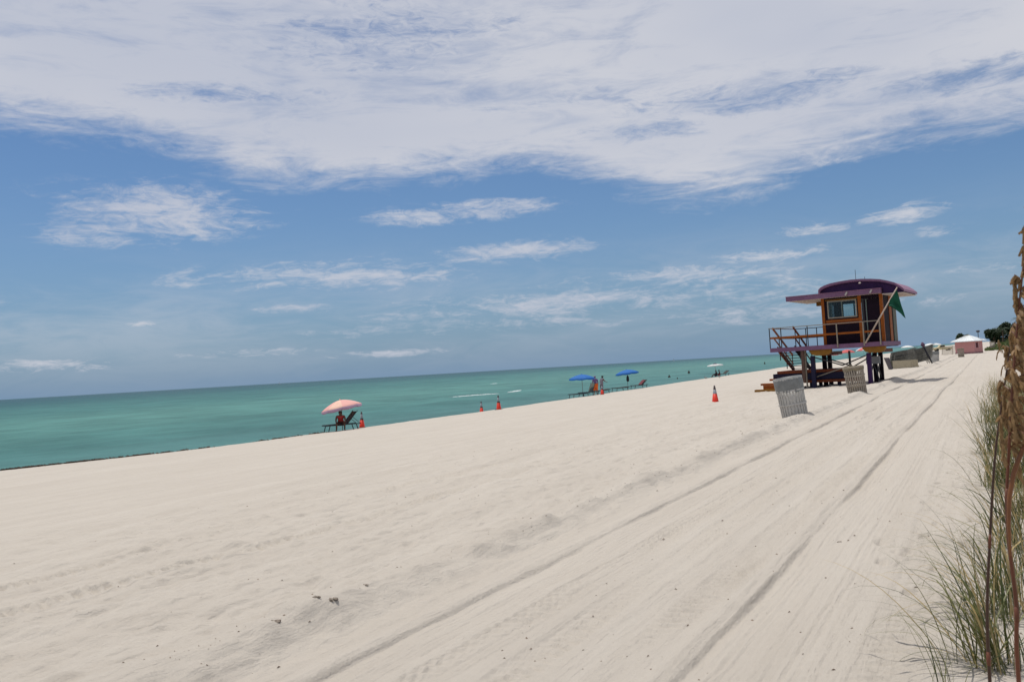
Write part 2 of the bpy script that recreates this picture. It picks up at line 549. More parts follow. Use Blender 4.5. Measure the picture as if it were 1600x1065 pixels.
class MB:
    """collects simple shapes, then links them as one mesh"""

    def __init__(self):
        self.v, self.f = [], []

    def add(self, vs, fs):
        k = len(self.v)
        self.v += [tuple(p) for p in vs]
        self.f += [tuple(i + k for i in f) for f in fs]
        return self

    def box(self, x0, x1, y0, y1, z0, z1):
        return self.add([(x0, y0, z0), (x1, y0, z0), (x1, y1, z0), (x0, y1, z0), (x0, y0, z1), (x1, y0, z1), (x1, y1, z1), (x0, y1, z1)],
                        [(0, 3, 2, 1), (4, 5, 6, 7), (0, 1, 5, 4), (1, 2, 6, 5), (2, 3, 7, 6), (3, 0, 4, 7)])

    def beam(self, a, b, w, h, upv=(0, 0, 1)):
        a, b = Vector(a), Vector(b)
        d = (b - a).normalized()
        s = d.cross(Vector(upv))
        if s.length < 1e-4:
            s = d.cross(Vector((0, 1, 0)))
        s.normalize()
        t = s.cross(d)
        s *= w / 2
        t *= h / 2
        return self.add([a - s - t, a + s - t, a + s + t, a - s + t, b - s - t, b + s - t, b + s + t, b - s + t],
                        [(0, 3, 2, 1), (4, 5, 6, 7), (0, 1, 5, 4), (1, 2, 6, 5), (2, 3, 7, 6), (3, 0, 4, 7)])

    def tube(self, path, radii, n=8, cap=True):
        path = [Vector(p) for p in path]
        if isinstance(radii, (int, float)):
            radii = [radii] * len(path)
        vs, fs = [], []
        prev = None
        for i, p in enumerate(path):
            d = (path[min(i + 1, len(path) - 1)] - path[max(i - 1, 0)]).normalized()
            if prev is None:
                s = d.cross(Vector((0, 0, 1)))
                if s.length < 1e-3:
                    s = d.cross(Vector((1, 0, 0)))
            else:
                s = prev - d * prev.dot(d)
            s.normalize()
            prev = s
            t = d.cross(s)
            for k in range(n):
                a = 2 * math.pi * k / n
                vs.append(p + (s * math.cos(a) + t * math.sin(a)) * radii[i])
        for i in range(len(path) - 1):
            for k in range(n):
                fs.append((i * n + k, i * n + (k + 1) % n, (i + 1) * n + (k + 1) % n, (i + 1) * n + k))
        if cap:
            fs.append(tuple(range(n - 1, -1, -1)))
            fs.append(tuple((len(path) - 1) * n + k for k in range(n)))
        return self.add(vs, fs)

    def lathe(self, prof, n=16, c=(0, 0, 0)):
        vs, fs = [], []
        for r, z in prof:
            for k in range(n):
                a = 2 * math.pi * k / n
                vs.append((c[0] + r * math.cos(a), c[1] + r * math.sin(a), c[2] + z))
        for i in range(len(prof) - 1):
            for k in range(n):
                fs.append((i * n + k, i * n + (k + 1) % n, (i + 1) * n + (k + 1) % n, (i + 1) * n + k))
        return self.add(vs, fs)

    def ball(self, c, r, n=10, m=6):
        if isinstance(r, (int, float)):
            r = (r, r, r)
        vs = [(c[0], c[1], c[2] - r[2])]
        fs = []
        for i in range(1, m):
            ph = -math.pi / 2 + math.pi * i / m
            for k in range(n):
                a = 2 * math.pi * k / n
                vs.append((c[0] + r[0] * math.cos(ph) * math.cos(a), c[1] + r[1] * math.cos(ph) * math.sin(a), c[2] + r[2] * math.sin(ph)))
        vs.append((c[0], c[1], c[2] + r[2]))
        for k in range(n):
            fs.append((0, 1 + (k + 1) % n, 1 + k))
            fs.append((len(vs) - 1, 1 + (m - 2) * n + k, 1 + (m - 2) * n + (k + 1) % n))
        for i in range(m - 2):
            for k in range(n):
                fs.append((1 + i * n + k, 1 + i * n + (k + 1) % n, 1 + (i + 1) * n + (k + 1) % n, 1 + (i + 1) * n + k))
        return self.add(vs, fs)

    def prism(self, poly, y0, y1):
        """poly in (x,z), extruded along y"""
        n = len(poly)
        vs = [(x, y0, z) for x, z in poly] + [(x, y1, z) for x, z in poly]
        fs = [tuple(range(n)), tuple(range(2 * n - 1, n - 1, -1))]
        for i in range(n):
            j = (i + 1) % n
            fs.append((i, i + n, j + n, j))
        return self.add(vs, fs)

    def mesh(self, name, m=None):
        me = bpy.data.meshes.new(name)
        me.from_pydata(self.v, [], self.f)
        if m is not None:
            me.materials.append(m)
        me.update()
        return me

    def build(self, name, m, parent=None, smooth=False):
        return link_mesh(name, self.mesh(name, m), None, parent, smooth)


def inst(me, name, parent, loc=(0, 0, 0), rot=(0, 0, 0), scale=(1, 1, 1)):
    o = bpy.data.objects.new(name, me)
    COL.objects.link(o)
    o.parent = parent
    o.location = loc
    o.rotation_euler = rot
    o.scale = scale
    return o


def copy_tree(o, parent=None):
    c = o.copy()
    COL.objects.link(c)
    c.parent = parent
    for ch in [x for x in o.children]:
        copy_tree(ch, c)
    return c


# ------------------------------------------------------------------ numpy noise and terrain
def _hash(ix, iy, seed):
    n = (ix.astype(np.int64) * 374761393 + iy.astype(np.int64) * 668265263 + seed * 1442695041) & 0xffffffff
    n = ((n ^ (n >> 13)) * 1274126177) & 0xffffffff
    return ((n ^ (n >> 16)) & 0xffff) / 65535.0


def vnoise(x, y, seed=0):
    ix, iy = np.floor(x), np.floor(y)
    fx, fy = x - ix, y - iy
    fx = fx * fx * fx * (fx * (fx * 6 - 15) + 10)
    fy = fy * fy * fy * (fy * (fy * 6 - 15) + 10)
    a = _hash(ix, iy, seed)
    b = _hash(ix + 1, iy, seed)
    c = _hash(ix, iy + 1, seed)
    d = _hash(ix + 1, iy + 1, seed)
    return (a * (1 - fx) + b * fx) * (1 - fy) + (c * (1 - fx) + d * fx) * fy - .5


def fbm(x, y, seed=0, octv=4, gain=.5):
    s, a = 0, 1.0
    for i in range(octv):
        s = s + a * vnoise(x * 2 ** i, y * 2 ** i, seed + i * 17)
        a *= gain
    return s


def sstep(v, a, b):
    t = np.clip((v - a) / (b - a), 0, 1)
    return t * t * (3 - 2 * t)


CR_Y = [-60, 0, 10, 18, 24.3, 28.6, 34.6, 49, 69, 82, 110, 155, 171, 414, 700, 2000, 9000]
CR_X = [-46, -38, -36, -33.9, -31.8, -31.3, -31.1, -30.8, -31.8, -32.4, -34, -35.6, -37, -41.5, -46, -70, -190]
WATER_Z = -1.65


def macro(x, y):
    xc = np.interp(y, CR_Y, CR_X) + .25 * fbm(y * .12, y * 0 + 3.3, 5, 3)
    t = np.clip((-5 - x) / (-5 - xc), 0, 1)
    z = -1.0 * t
    over = np.clip(xc - x, 0, None)
    z = z - np.where(over > 0, np.minimum(over * .22, 3.0), 0)
    z = z - .03 * np.exp(-((x - xc) / 1.0) ** 2)
    # dune on the landward side
    toe = .35 + .35 * fbm(y * .22, y * 0 + 8.1, 9, 3)
    far = sstep(y, 60, 120)
    z = z + (.55 - .25 * far) * sstep(x, toe, toe + 3.5 + 4 * far) + .9 * sstep(x, 5, 22)
    z = z + 1.1 * sstep(x, -1.6, 2.5) * sstep(y, 172, 200)
    return z


def detail(x, y):
    near = np.exp(-y / 55.0)
    z = np.zeros_like(x)
    wob = .045 * fbm(y * .14, y * 0 + 1.1, 11, 2) * 2
    xx = x + wob
    lum = sstep(x, -34, -30) * (1 - sstep(x, .2, .8))
    # ridge of pushed sand left of the vehicle lane
    hr = .080 + .09 * fbm(y * .9, x * .6, 21, 4, .6)
    z += hr * np.exp(-((xx + 4.40) / np.where(xx > -4.40, .15, .32)) ** 2)
    z += .05 * sstep(xx, -4.9, -4.45) * (1 - sstep(xx, -4.35, -4.0))
    # the lane: two deep grooves, each a sharp left edge and a ramped floor
    for xe, dep, wd in ((-3.60, .050, .55), (-1.64, .044, .50)):
        e = xx - xe + .008 * fbm(y * 2.5, y * 0, 31, 3)
        g = sstep(e, -.014, .010) * (1 - sstep(e, .10, wd))
        z -= dep * g * np.clip(.78 + 1.5 * fbm(y * .33, y * 0 + xe, 35, 3), .25, 1.4)
        z += .016 * np.exp(-((e + .09) / .06) ** 2)
        # drag scratches on the floor
        z += (.0040 * np.sin(e * 118 + 2 * fbm(y * .3, e * 3, 41, 2)) + .0045 * (np.sin(e * 43 + 1.5 * fbm(y * .2, e * 2, 43, 2)) > .55)) * sstep(e, .04, .12) * (1 - sstep(e, wd + .1, wd + .3)) * near
    # tyre tread bands (position, half width, depth)
    for xt, hw, dep, pit in ((-1.93, .15, .036, .115), (-2.52, .13, .026, .12), (-2.95, .16, .026, .13), (-.62, .17, .022, .12), (-.98, .10, .008, .12),
                             (-7.25, .16, .034, .15), (-8.75, .15, .026, .15), (-5.9, .14, .006, .15), (-11.5, .2, .008, .2)):
        u = (xx - xt) / hw
        win = np.exp(-(u ** 4))
        ph = 2 * np.pi * (y / pit + np.abs(u) * .55)
        patch = np.clip(.62 + 1.5 * fbm(y * .45, x * 1.2 + xt, 51, 3), 0, 1.25)
        z += -dep * .30 * win + dep * win * patch * np.clip(np.sin(ph), -.6, 1) * (1 + .8 * fbm(x * 14, y * 14, 53, 2)) * sstep(40 - y, 0, 20)
        z += dep * .3 * np.exp(-((np.abs(u) - 1.25) / .25) ** 2)
    # trampled, lumpy sand
    zone = .22 + .78 * (1 - sstep(x, -5.0, -3.9)) * sstep(x, -16, -9)
    z += zone * (.075 * fbm(x * .85, y * .42, 61, 4) + .060 * np.abs(fbm(x * 2.6, y * 1.5, 63, 4, .55)))
    z += .036 * fbm(x * 6, y * 4.5, 67, 4, .6) * sstep(x, -16, -6) * (1 - .78 * sstep(x, -4.2, -3.7)) * near
    z += .024 * fbm(x * 2.3, y * 1.7, 69, 4, .6) * near * (1 - .6 * sstep(x, -4.2, -3.7))
    # combed rows on the middle beach
    comb = sstep(-x, 8.5, 11) * sstep(x, -31, -29)
    ln = x * 1.0 + .25 * fbm(x * .15, y * .06, 71, 2) * 4
    z += comb * (.040 * (np.abs(np.sin(ln * 2.2)) - .5) * (.6 + fbm(y * .08, x * .3, 73, 3)) + .03 * fbm(x * 1.2, y * .12, 75, 3))
    # rut at the far left of the lane and a broad soft trough
    z -= .03 * np.exp(-((xx + 5.35) / .3) ** 2)
    z -= .03 * np.exp(-((xx + 14.0) / .35) ** 2)
    z -= .02 * np.exp(-((xx + 9.8) / .25) ** 2)
    return z * lum + (1 - lum) * .03 * fbm(x * 1.5, y * 1.5, 81, 4) * sstep(x, -3, 0)


FOOT = []
_fx, _fy = -.62, 10.2
for i in range(12):
    FOOT.append((_fx + (.09 if i % 2 else -.09) + random.uniform(-.02, .02), _fy))
    _fx += random.uniform(.0, .05)
    _fy += random.uniform(.38, .5)
for i in range(16):
    FOOT.append((random.uniform(-1.0, -.1), random.uniform(5.3, 9.5)))
for i in range(60):
    FOOT.append((random.uniform(-11, -4.2), random.uniform(3.4, 16)))


def ground(x, y):
    return float(macro(np.array([x], float), np.array([y], float))[0])


def grow(start, s0, s1, rate, end):
    """positions from start towards end, step at least s0, growing with distance"""
    out, p, sg = [], start, 1 if end > start else -1
    s = s0
    while (end - p) * sg > 0:
        out.append(p)
        s = min(max(s0, s + rate * s), s1)
        p += sg * s
    out.append(end)
    return out


def grid_mesh(name, xs, ys, z, m):
    nx, ny = len(xs), len(ys)
    X, Y = np.meshgrid(xs, ys)
    co = np.stack([X, Y, z], -1).reshape(-1, 3).astype(np.float32)
    i = (np.arange(ny - 1)[:, None] * nx + np.arange(nx - 1)[None, :]).reshape(-1)
    q = np.stack([i, i + 1, i + nx + 1, i + nx], -1).astype(np.int32)
    me = bpy.data.meshes.new(name)
    me.vertices.add(len(co))
    me.vertices.foreach_set('co', co.reshape(-1))
    me.loops.add(q.size)
    me.loops.foreach_set('vertex_index', q.reshape(-1))
    me.polygons.add(len(q))
    me.polygons.foreach_set('loop_start', (np.arange(len(q)) * 4).astype(np.int32))
    me.polygons.foreach_set('use_smooth', np.ones(len(q), bool))
    me.update(calc_edges=True)
    me.materials.append(m)
    return me


# sand sheet
xs = sorted(set([round(v, 4) for v in
     grow(-4.0, .028, 3.0, .0, -8.0) + grow(-8.0, .03, 1.2, .011, -60) + grow(-4.0, .0145, .0145, 0, -.2) + grow(-.2, .03, .03, 0, .6) + grow(.6, .04, 60, .035, 900)]
     + [-75.0, -110.0, -170.0, -260.0]))
ysl = []
yv = 1.6
while yv < 5.0:
    ysl.append(yv)
    yv += .028
while yv < 900:
    ysl.append(yv)
    yv += max(.028, .0053 * yv)
ysl += [1100, 1400, 1800, 2400, 3200, 4500, 6500, 9000]
ys = [-60, -45, -32, -22, -15, -10, -6.5, -4, -2, -.8, .2, .8, 1.2] + ysl
xs, ys = np.array(xs), np.array(ys)
X, Y = np.meshgrid(xs, ys)
Z = macro(X, Y) + detail(X, Y)
for fx, fy in FOOT:
    ixa, ixb = np.searchsorted(xs, [fx - .35, fx + .35])
    iya, iyb = np.searchsorted(ys, [fy - .35, fy + .35])
    sxx, syy = X[iya:iyb, ixa:ixb], Y[iya:iyb, ixa:ixb]
    a_ = (fx * 7.3 + fy * 3.1) % .8 - .4
    du = (sxx - fx) * math.cos(a_) + (syy - fy) * math.sin(a_)
    dv = -(sxx - fx) * math.sin(a_) + (syy - fy) * math.cos(a_)
    rr = np.sqrt((du / .055) ** 2 + (dv / .12) ** 2)
    Z[iya:iyb, ixa:ixb] += -.028 * np.exp(-rr ** 3) + .012 * np.exp(-((rr - 1.4) / .35) ** 2)
sand = link_mesh('sand_beach', grid_mesh('sand_beach', xs, ys, Z, sand_mat()))
tag(sand, kind='structure')
print('sand quads', (len(xs) - 1) * (len(ys) - 1))

# sea
wx = np.array(sorted(grow(-27.0, .35, 4000, .022, -42000)))
wy = np.array(sorted(set([-4000., -1500., -600., -250., -120., -70., -40., -22., -10.] + grow(0.0, .55, 4000, .014, 42000))))
X, Y = np.meshgrid(wx, wy)
dx = np.gradient(wx)[None, :] + 0 * X
dy = np.gradient(wy)[:, None] + 0 * Y
ZW = np.full_like(X, WATER_Z)
for wl, amp, ang, sd in ((5.5, .045, 6, 1), (3.2, .028, -14, 2), (9.0, .05, 12, 3), (2.0, .014, 25, 4), (24, .05, 3, 5)):
    ca, sa = math.cos(R(ang)), math.sin(R(ang))
    u = X * ca + Y * sa
    v = -X * sa + Y * ca
    ph = 2 * np.pi * u / wl + 5 * fbm(u / wl / 4, v / wl / 9, sd * 13, 3)
    am = amp * (.4 + 1.5 * np.abs(fbm(u / wl / 3, v / wl / 6, sd * 29, 2)))
    fade = np.clip(wl / (3.2 * np.maximum(dx * .9, dy * .35)) - .5, 0, 1)
    s_ = np.sin(ph)
    ZW += am * fade * (s_ + .35 * s_ * np.abs(s_))
ZW -= .0
sea = link_mesh('sea', grid_mesh('sea', wx, wy, ZW, sea_mat()))
tag(sea, kind='structure')


# little breaking wave crests with foam
def foam(pts, label, hh=.16):
    mb = MB()
    n = 60
    rows = []
    for i in range(n + 1):
        t = i / n
        k = t * (len(pts) - 1)
        j = min(int(k), len(pts) - 2)
        p = Vector(pts[j]).lerp(Vector(pts[j + 1]), k - j)
        e = math.sin(math.pi * t) ** .6
        w = (.06 + .26 * random.random()) * e + .01
        h = hh * e * random.uniform(.5, 1.1)
        rows.append([(p.x + w * 1.3, p.y, WATER_Z - .03), (p.x + w * .5, p.y + random.uniform(-.1, .1), WATER_Z + h * .8), (p.x, p.y, WATER_Z + h), (p.x - w * 1.2, p.y, WATER_Z - .03)])
    vs = [q for r_ in rows for q in r_]
    fs = []
    for i in range(n):
        for k in range(3):
            fs.append((i * 4 + k, i * 4 + k + 1, i * 4 + 5 + k, i * 4 + 4 + k))
    mb.add(vs, fs)
    o = mb.build('wave_foam', M_FOAM, None, True)
    tag(o, label, 'foam', None, 'stuff')


foam([(-66.9, 96.8, 0), (-65.2, 99.5, 0), (-64.2, 102, 0), (-63.0, 104.4, 0)], 'long white foam line of a small breaking wave', .10)
foam([(-63.6, 107.8, 0), (-64.0, 111, 0), (-65.4, 115.4, 0)], 'short white foam crest right of the long foam line', .13)
foam([(-75.0, 101.0, 0), (-74.6, 103, 0)], 'tiny white foam fleck behind the long foam line', .12)
foam([(-110, 178, 0), (-111, 184, 0)], 'pale foam fleck farther out near the bathers', .16)


# seaweed wrack along the water's edge
def wrack():
    mb = MB()
    rr = random.Random(4)
    cl = [rr.uniform(17.6, 24.5) for k in range(22)] + [rr.uniform(24, 34) for k in range(8)] + [rr.gauss(21.5, .8) for k in range(10)]
    for i in range(900):
        y = rr.choice(cl) + rr.gauss(0, .10)
        xc = float(np.interp(y, CR_Y, CR_X))
        x = xc + rr.gauss(-.1, .3)
        z = ground(x, y) + .03
        s = rr.uniform(.03, .10)
        a = rr.uniform(0, 6.28)
        c, d = math.cos(a) * s, math.sin(a) * s
        h = rr.uniform(.01, .06)
        mb.add([(x - c, y - d, z - .03), (x + c, y + d, z), (x + d * .5, y - c * .5, z + h), (x - d * .5, y + c * .5, z + h * .6)], [(0, 1, 2), (0, 2, 3), (0, 1, 3), (1, 2, 3)])
    o = mb.build('seaweed_wrack', M_WEED)
    tag(o, 'brown seaweed line washed up along the water edge', 'seaweed', None, 'stuff')


wrack()

# ------------------------------------------------------------------ lifeguard tower
TR = R(-4.8)
TO = (-4.50, 44.18)
tz = ground(TO[0] - 2, TO[1] + 2)
tower = thing('lifeguard_tower', 'purple and orange lifeguard tower on stilts with a curved roof', 'lifeguard tower', (TO[0], TO[1], 0), TR)
DZ = 2.06


def tp(name, m, fn, parent=tower, smooth=False):
    mb = MB()
    fn(mb)
    return mb.build(name, m, parent, smooth)


# deck and its lavender edge
deck = tp('deck', M_RUST, lambda b: (b.box(-4.38, -.04, .04, 4.4, 1.90, DZ - .004), b.box(-5.56, -4.384, .04, .5, 1.9, DZ - .004)))
tp('deck_fascia', M_LAV, lambda b: (b.box(-5.6, 0, 0, .037, 1.84, DZ), b.box(-5.6, -5.563, .04, 4.4, 1.84, DZ), b.box(-.037, 0, .04, 4.4, 1.84, DZ), b.box(-5.6, 0, 4.403, 4.44, 1.84, DZ)), deck)
for k in range(5):
    y_ = .6 + k * .85
    tp('deck_joist', M_RUST, lambda b: b.box(-4.3, -.1, y_, y_ + .1, 1.845, 1.897), deck)
# cross beams with rounded ochre ends (haunches)
for xc_ in (-3.05, -.48):
    def haunch(b):
        prof = [(xc_ - .55, 1.835), (xc_ + .5, 1.835), (xc_ + .5, 1.72), (xc_ + .42, 1.60), (xc_ + .25, 1.54), (xc_ - .25, 1.54), (xc_ - .42, 1.60), (xc_ - .55, 1.74)]
        b.prism(prof, .1, .42)
    tp('haunch_beam', M_OCHRE, haunch)
    tp('cross_beam', M_RUST, lambda b: b.box(xc_ - .12, xc_ + .12, .43, 4.1, 1.52, 1.697))
# legs
for lx, ly, m_ in ((-3.55, .42, M_NAVY), (-.82, .42, M_PURPLE), (-3.45, 2.3, M_PURPLE_DK), (-.90, 2.2, M_PURPLE_DK), (-3.6, 4.0, M_PURPLE_DK), (-.95, 3.9, M_PURPLE_DK)):
    tp('leg', m_, lambda b: b.box(lx - .1, lx + .1, ly - .1, ly + .1, -.45, 1.519 if ly > .5 else 1.539))
for lx, ly in ((-2.5, 3.9), (-1.45, 3.95), (-1.25, 3.95), (-2.38, 3.2)):
    tp('post', M_DKSTEEL, lambda b: b.box(lx - .035, lx + .035, ly - .035, ly + .035, -.3, 1.69))
tp('post', mat('weathered brown post', (.10, .055, .04), .8, var=.3), lambda b: b.box(-4.06, -3.92, .12, .26, .2, 1.835))
tp('post', M_TANMETAL, lambda b: b.box(-4.0, -3.93, .55, .62, -.3, 1.835))
# V braces between the legs
for a_, b_ in (((-3.44, .42, 1.45), (-2.1, .42, .98)), ((-2.1, .42, .98), (-.93, .42, 1.42)), ((-3.4, 2.3, 1.38), (-2.0, 2.3, .85)), ((-2.0, 2.3, .85), (-1.0, 2.2, 1.38)),
              ((-.95, 3.8, 1.1), (-.92, 2.3, .2)), ((-.92, 2.3, 1.15), (-.95, 3.8, .15))):
    tp('brace', M_DKSTEEL, lambda b: b.beam(a_, b_, .05, .06))
tp('utility_box', M_GREY, lambda b: b.box(-1.28, -.62, 1.9, 2.08, .95, 1.33))
tp('utility_bracket', M_DKSTEEL, lambda b: (b.beam((-.95, 1.99, .95), (-.62, 1.99, -.2), .05, .05), b.beam((-.95, 1.99, .95), (-1.25, 1.99, -.2), .05, .05)))
# lower landing under the deck
land = tp('landing', M_NAVY, lambda b: (b.box(-5.85, -2.1, 1.0, 1.06, .30, .66), b.box(-5.85, -5.79, 1.063, 3.2, .30, .66), b.box(-5.85, -2.1, 3.2, 3.26, .30, .66)))
tp('landing_floor', M_RUST, lambda b: b.box(-5.6, -2.1, .92, 3.25, .664, .80), land)
tp('landing_beam', M_RUST, lambda b: b.box(-4.2, -1.3, .8, .92, .14, .28), land)
tp('landing_beam', M_PURPLE_DK, lambda b: b.box(-5.3, -1.6, 2.6, 2.8, .10, .29), land)
for lx in (-5.3, -3.9, -2.5):
    tp('landing_post', M_NAVY, lambda b: b.box(lx - .08, lx + .08, 1.1, 1.26, -.55, .30), land)
    tp('landing_post', M_NAVY, lambda b: b.box(lx - .08, lx + .08, 2.9, 3.06, -.55, .30), land)
tp('landing_handrail', M_TANMETAL, lambda b: b.beam((-3.7, .86, .38), (-1.75, .86, .98), .04, .05), land)
# steps from the landing to the sand
step = tp('step', M_ORANGE, lambda b: b.box(-6.35, -5.4, .35, .80, .10, .20))
tp('step', M_ORANGE, lambda b: b.box(-6.2, -5.5, .30, .35, -.12, .098))
tp('step', M_OCHRE, lambda b: b.box(-6.55, -5.3, -.1, .28, -.24, -.10))
tp('step', M_ORANGE, lambda b: b.box(-6.0, -5.3, .80, .995, .32, .42))
# stair from the deck down to the landing, going away from the camera
stair = tp('stringer', M_RUST, lambda b: b.beam((-5.34, .45, 2.02), (-5.34, 3.2, .80), .06, .24))
tp('stringer', M_PURPLE_DK, lambda b: b.beam((-4.44, .45, 2.02), (-4.44, 3.2, .80), .06, .24))
for k in range(8):
    t_ = (k + .5) / 8
    yy_, zz_ = .45 + 2.75 * t_, 2.0 - 1.2 * t_
    tp('tread', M_DKSTEEL, lambda b: b.box(-5.31, -4.47, yy_ - .12, yy_ + .12, zz_ - .02, zz_ + .015))
for lx, m_ in ((-5.42, M_ORANGE), (-4.36, M_RUST)):
    tp('handrail', m_, lambda b: b.beam((lx, .1, 3.10), (lx, 3.4, 1.62), .05, .11))
    tp('handrail', m_, lambda b: b.beam((lx, .1, 2.62), (lx, 3.4, 1.14), .04, .07))
    for yy_ in (1.1, 2.2, 3.3):
        tp('handrail_post', M_DKSTEEL, lambda b: b.box(lx - .02, lx + .02, yy_ - .02, yy_ + .02, 2.5 - .448 * yy_ - .62, 3.1 - .448 * yy_))
# railing: near side, sea end, far side
RZ = DZ + 1.04
tp('top_rail', M_TANMETAL, lambda b: b.beam((-5.62, .02, RZ), (-.12, .02, RZ), .04, .04))
tp('mid_rail', M_ORANGE, lambda b: b.beam((-5.6, .02, DZ + .53), (-.12, .02, DZ + .53), .04, .10))
tp('top_rail', M_ORANGE, lambda b: b.beam((-5.58, .05, RZ), (-5.58, 4.4, RZ), .04, .04))
tp('mid_rail', M_ORANGE, lambda b: b.beam((-5.58, .05, DZ + .53), (-5.58, 4.4, DZ + .53), .04, .09))
tp('top_rail', M_NAVY, lambda b: b.beam((-5.55, 4.42, RZ), (-3.1, 4.42, RZ), .04, .04))
tp('mid_rail', M_RUST, lambda b: b.beam((-5.55, 4.42, DZ + .53), (-3.1, 4.42, DZ + .53), .04, .09))
for px_ in (-5.58, -4.98, -3.62):
    tp('rail_post', M_DKSTEEL, lambda b: b.box(px_ - .02, px_ + .02, -.002, .042, DZ + .003, RZ - .02))
for px_ in (-2.16, -.9, -.14):
    tp('rail_post', M_TANMETAL, lambda b: b.box(px_ - .028, px_ + .028, -.055, -.003, 1.9, RZ))
for px_ in (-5.5, -4.9, -4.3, -3.9, -3.4):
    tp('rail_post', M_NAVY, lambda b: b.box(px_ - .02, px_ + .02, 4.40, 4.44, DZ + .003, RZ - .02))
# cabin ---------------------------------------------------------------
CX0, CX1, CY0, CY1, CZ1 = -3.02, -.10, .9, 4.25, 4.46


def walls(b):
    t = .06
    wx0, wx1, wz0, wz1 = -2.74, -1.34, 3.44, 4.28   # near window opening
    # near wall around window; the doorway is right of it
    b.box(CX0 + .1, -1.18, CY0, CY0 + t, DZ, wz0)
    b.box(CX0 + .1, -1.18, CY0, CY0 + t, wz1, CZ1)
    b.box(CX0 + .1, wx0, CY0, CY0 + t, wz0 + .001, wz1 - .001)
    b.box(wx1, -1.18, CY0, CY0 + t, wz0 + .001, wz1 - .001)
    b.box(-1.18, CX1 - .1, CY0, CY0 + t, 4.28, CZ1)
    # far wall with window
    b.box(CX0 + .1, CX1 - .1, CY1 - t, CY1, DZ, 3.30)
    b.box(CX0 + .1, CX1 - .1, CY1 - t, CY1, wz1, CZ1)
    b.box(CX0 + .1, -2.75, CY1 - t, CY1, 3.302, wz1 - .002)
    b.box(-1.62, CX1 - .1, CY1 - t, CY1, 3.302, wz1 - .002)
    # sea side wall with a big window, land side wall
    b.box(CX0, CX0 + t, CY0 + .1, CY1 - .1, DZ, 3.2)
    b.box(CX0, CX0 + t, CY0 + .1, CY1 - .1, 4.3, CZ1)
    b.box(CX0, CX0 + t, CY0 + .1, 1.4, 3.202, 4.298)
    b.box(CX0, CX0 + t, 3.8, CY1 - .1, 3.202, 4.298)
    b.box(CX1 - t, CX1, CY0 + .1, CY1 - .1, 1.80, CZ1)


wall = tp('cabin_wall', M_PURPLE_DK, walls)
tp('cabin_floor', M_RUST, lambda b: b.box(CX0 + .07, CX1 - .07, CY0 + .07, CY1 - .07, DZ + .002, DZ + .03), wall)
tp('cabin_ceiling', M_CREAM, lambda b: b.box(CX0 + .07, CX1 - .07, CY0 + .07, CY1 - .07, CZ1 - .06, CZ1 - .01), wall)
for cx_, cy_, zb in ((CX0 + .05, CY0 + .05, DZ), (CX1 - .05, CY0 + .05, DZ), (CX0 + .05, CY1 - .05, DZ), (CX1 - .05, CY1 - .05, 1.8)):
    tp('corner_post', M_ORANGE, lambda b: b.box(cx_ - .09, cx_ + .06, cy_ - .08, cy_ + .08, zb, CZ1 - .002), wall)
tp('corner_trim', M_ORANGE, lambda b: b.box(-1.26, -1.10, CY0 - .03, CY0 - .003, DZ, CZ1 - .01), wall)
tp('corner_trim', M_ORANGE, lambda b: b.box(CX0 + .16, -1.262, CY0 - .03, CY0 - .003, 3.20, 3.33), wall)
tp('corner_trim', M_RUST, lambda b: b.box(CX0 + .16, -1.262, CY0 - .025, CY0 - .003, 3.08, 3.198), wall)
tp('corner_trim', M_ORANGE, lambda b: b.box(CX1 + .003, CX1 + .03, 2.35, 2.95, 1.82, CZ1 - .01), wall)
tp('side_panel', mat('grey green panel', (.10, .11, .085), .7), lambda b: b.box(CX1 + .003, CX1 + .028, 3.3, 4.1, 1.84, 4.2), wall)
tp('corner_trim', M_OCHRE, lambda b: b.box(CX0 + .16, -1.262, CY0 - .028, CY0 - .003, 4.33, 4.38), wall)
# window towards the camera
win = tp('window', M_TANMETAL, lambda b: (b.box(-2.76, -1.32, .86, .93, 4.25, 4.31), b.box(-2.76, -1.32, .86, .93, 3.40, 3.46), b.box(-2.76, -2.70, .86, .93, 3.462, 4.248), b.box(-1.38, -1.32, .86, .93, 3.462, 4.248)), wall)
tp('mullion', M_TEALST, lambda b: b.box(-2.07, -2.02, .87, .92, 3.462, 4.248), win)
tp('pane', M_GLASS, lambda b: b.box(-2.70, -2.072, .895, .90, 3.462, 4.248), win)
tp('pane', M_GLASS, lambda b: b.box(-2.018, -1.38, .895, .90, 3.462, 4.248), win)
tp('curtain', M_TEALST, lambda b: [b.box(-2.69 + i * .075, -2.64 + i * .075, .98, 1.0, 3.46, 4.25) for i in range(2)], win)
w2 = tp('window', M_TEALST, lambda b: (b.box(-2.77, -1.60, 4.20, 4.27, 4.26, 4.30), b.box(-2.77, -1.60, 4.20, 4.27, 3.28, 3.33), b.box(-2.77, -2.74, 4.2, 4.27, 3.325, 4.265), b.box(-1.63, -1.60, 4.2, 4.27, 3.325, 4.265)), wall)
tp('mullion', M_TEALST, lambda b: b.box(-2.20, -2.13, 4.2, 4.26, 3.332, 4.258), w2)
tp('pane', M_GLASS, lambda b: b.box(-2.75, -1.62, 4.215, 4.22, 3.332, 4.258), w2)
w3 = tp('window', M_TEALST, lambda b: (b.box(CX0 - .01, CX0 + .07, 1.38, 3.82, 4.27, 4.31), b.box(CX0 - .01, CX0 + .07, 1.38, 3.82, 3.18, 3.22), b.box(CX0 - .01, CX0 + .07, 2.56, 2.62, 3.222, 4.268)), wall)
tp('pane', M_GLASS, lambda b: b.box(CX0 + .03, CX0 + .035, 1.4, 3.8, 3.222, 4.268), w3)
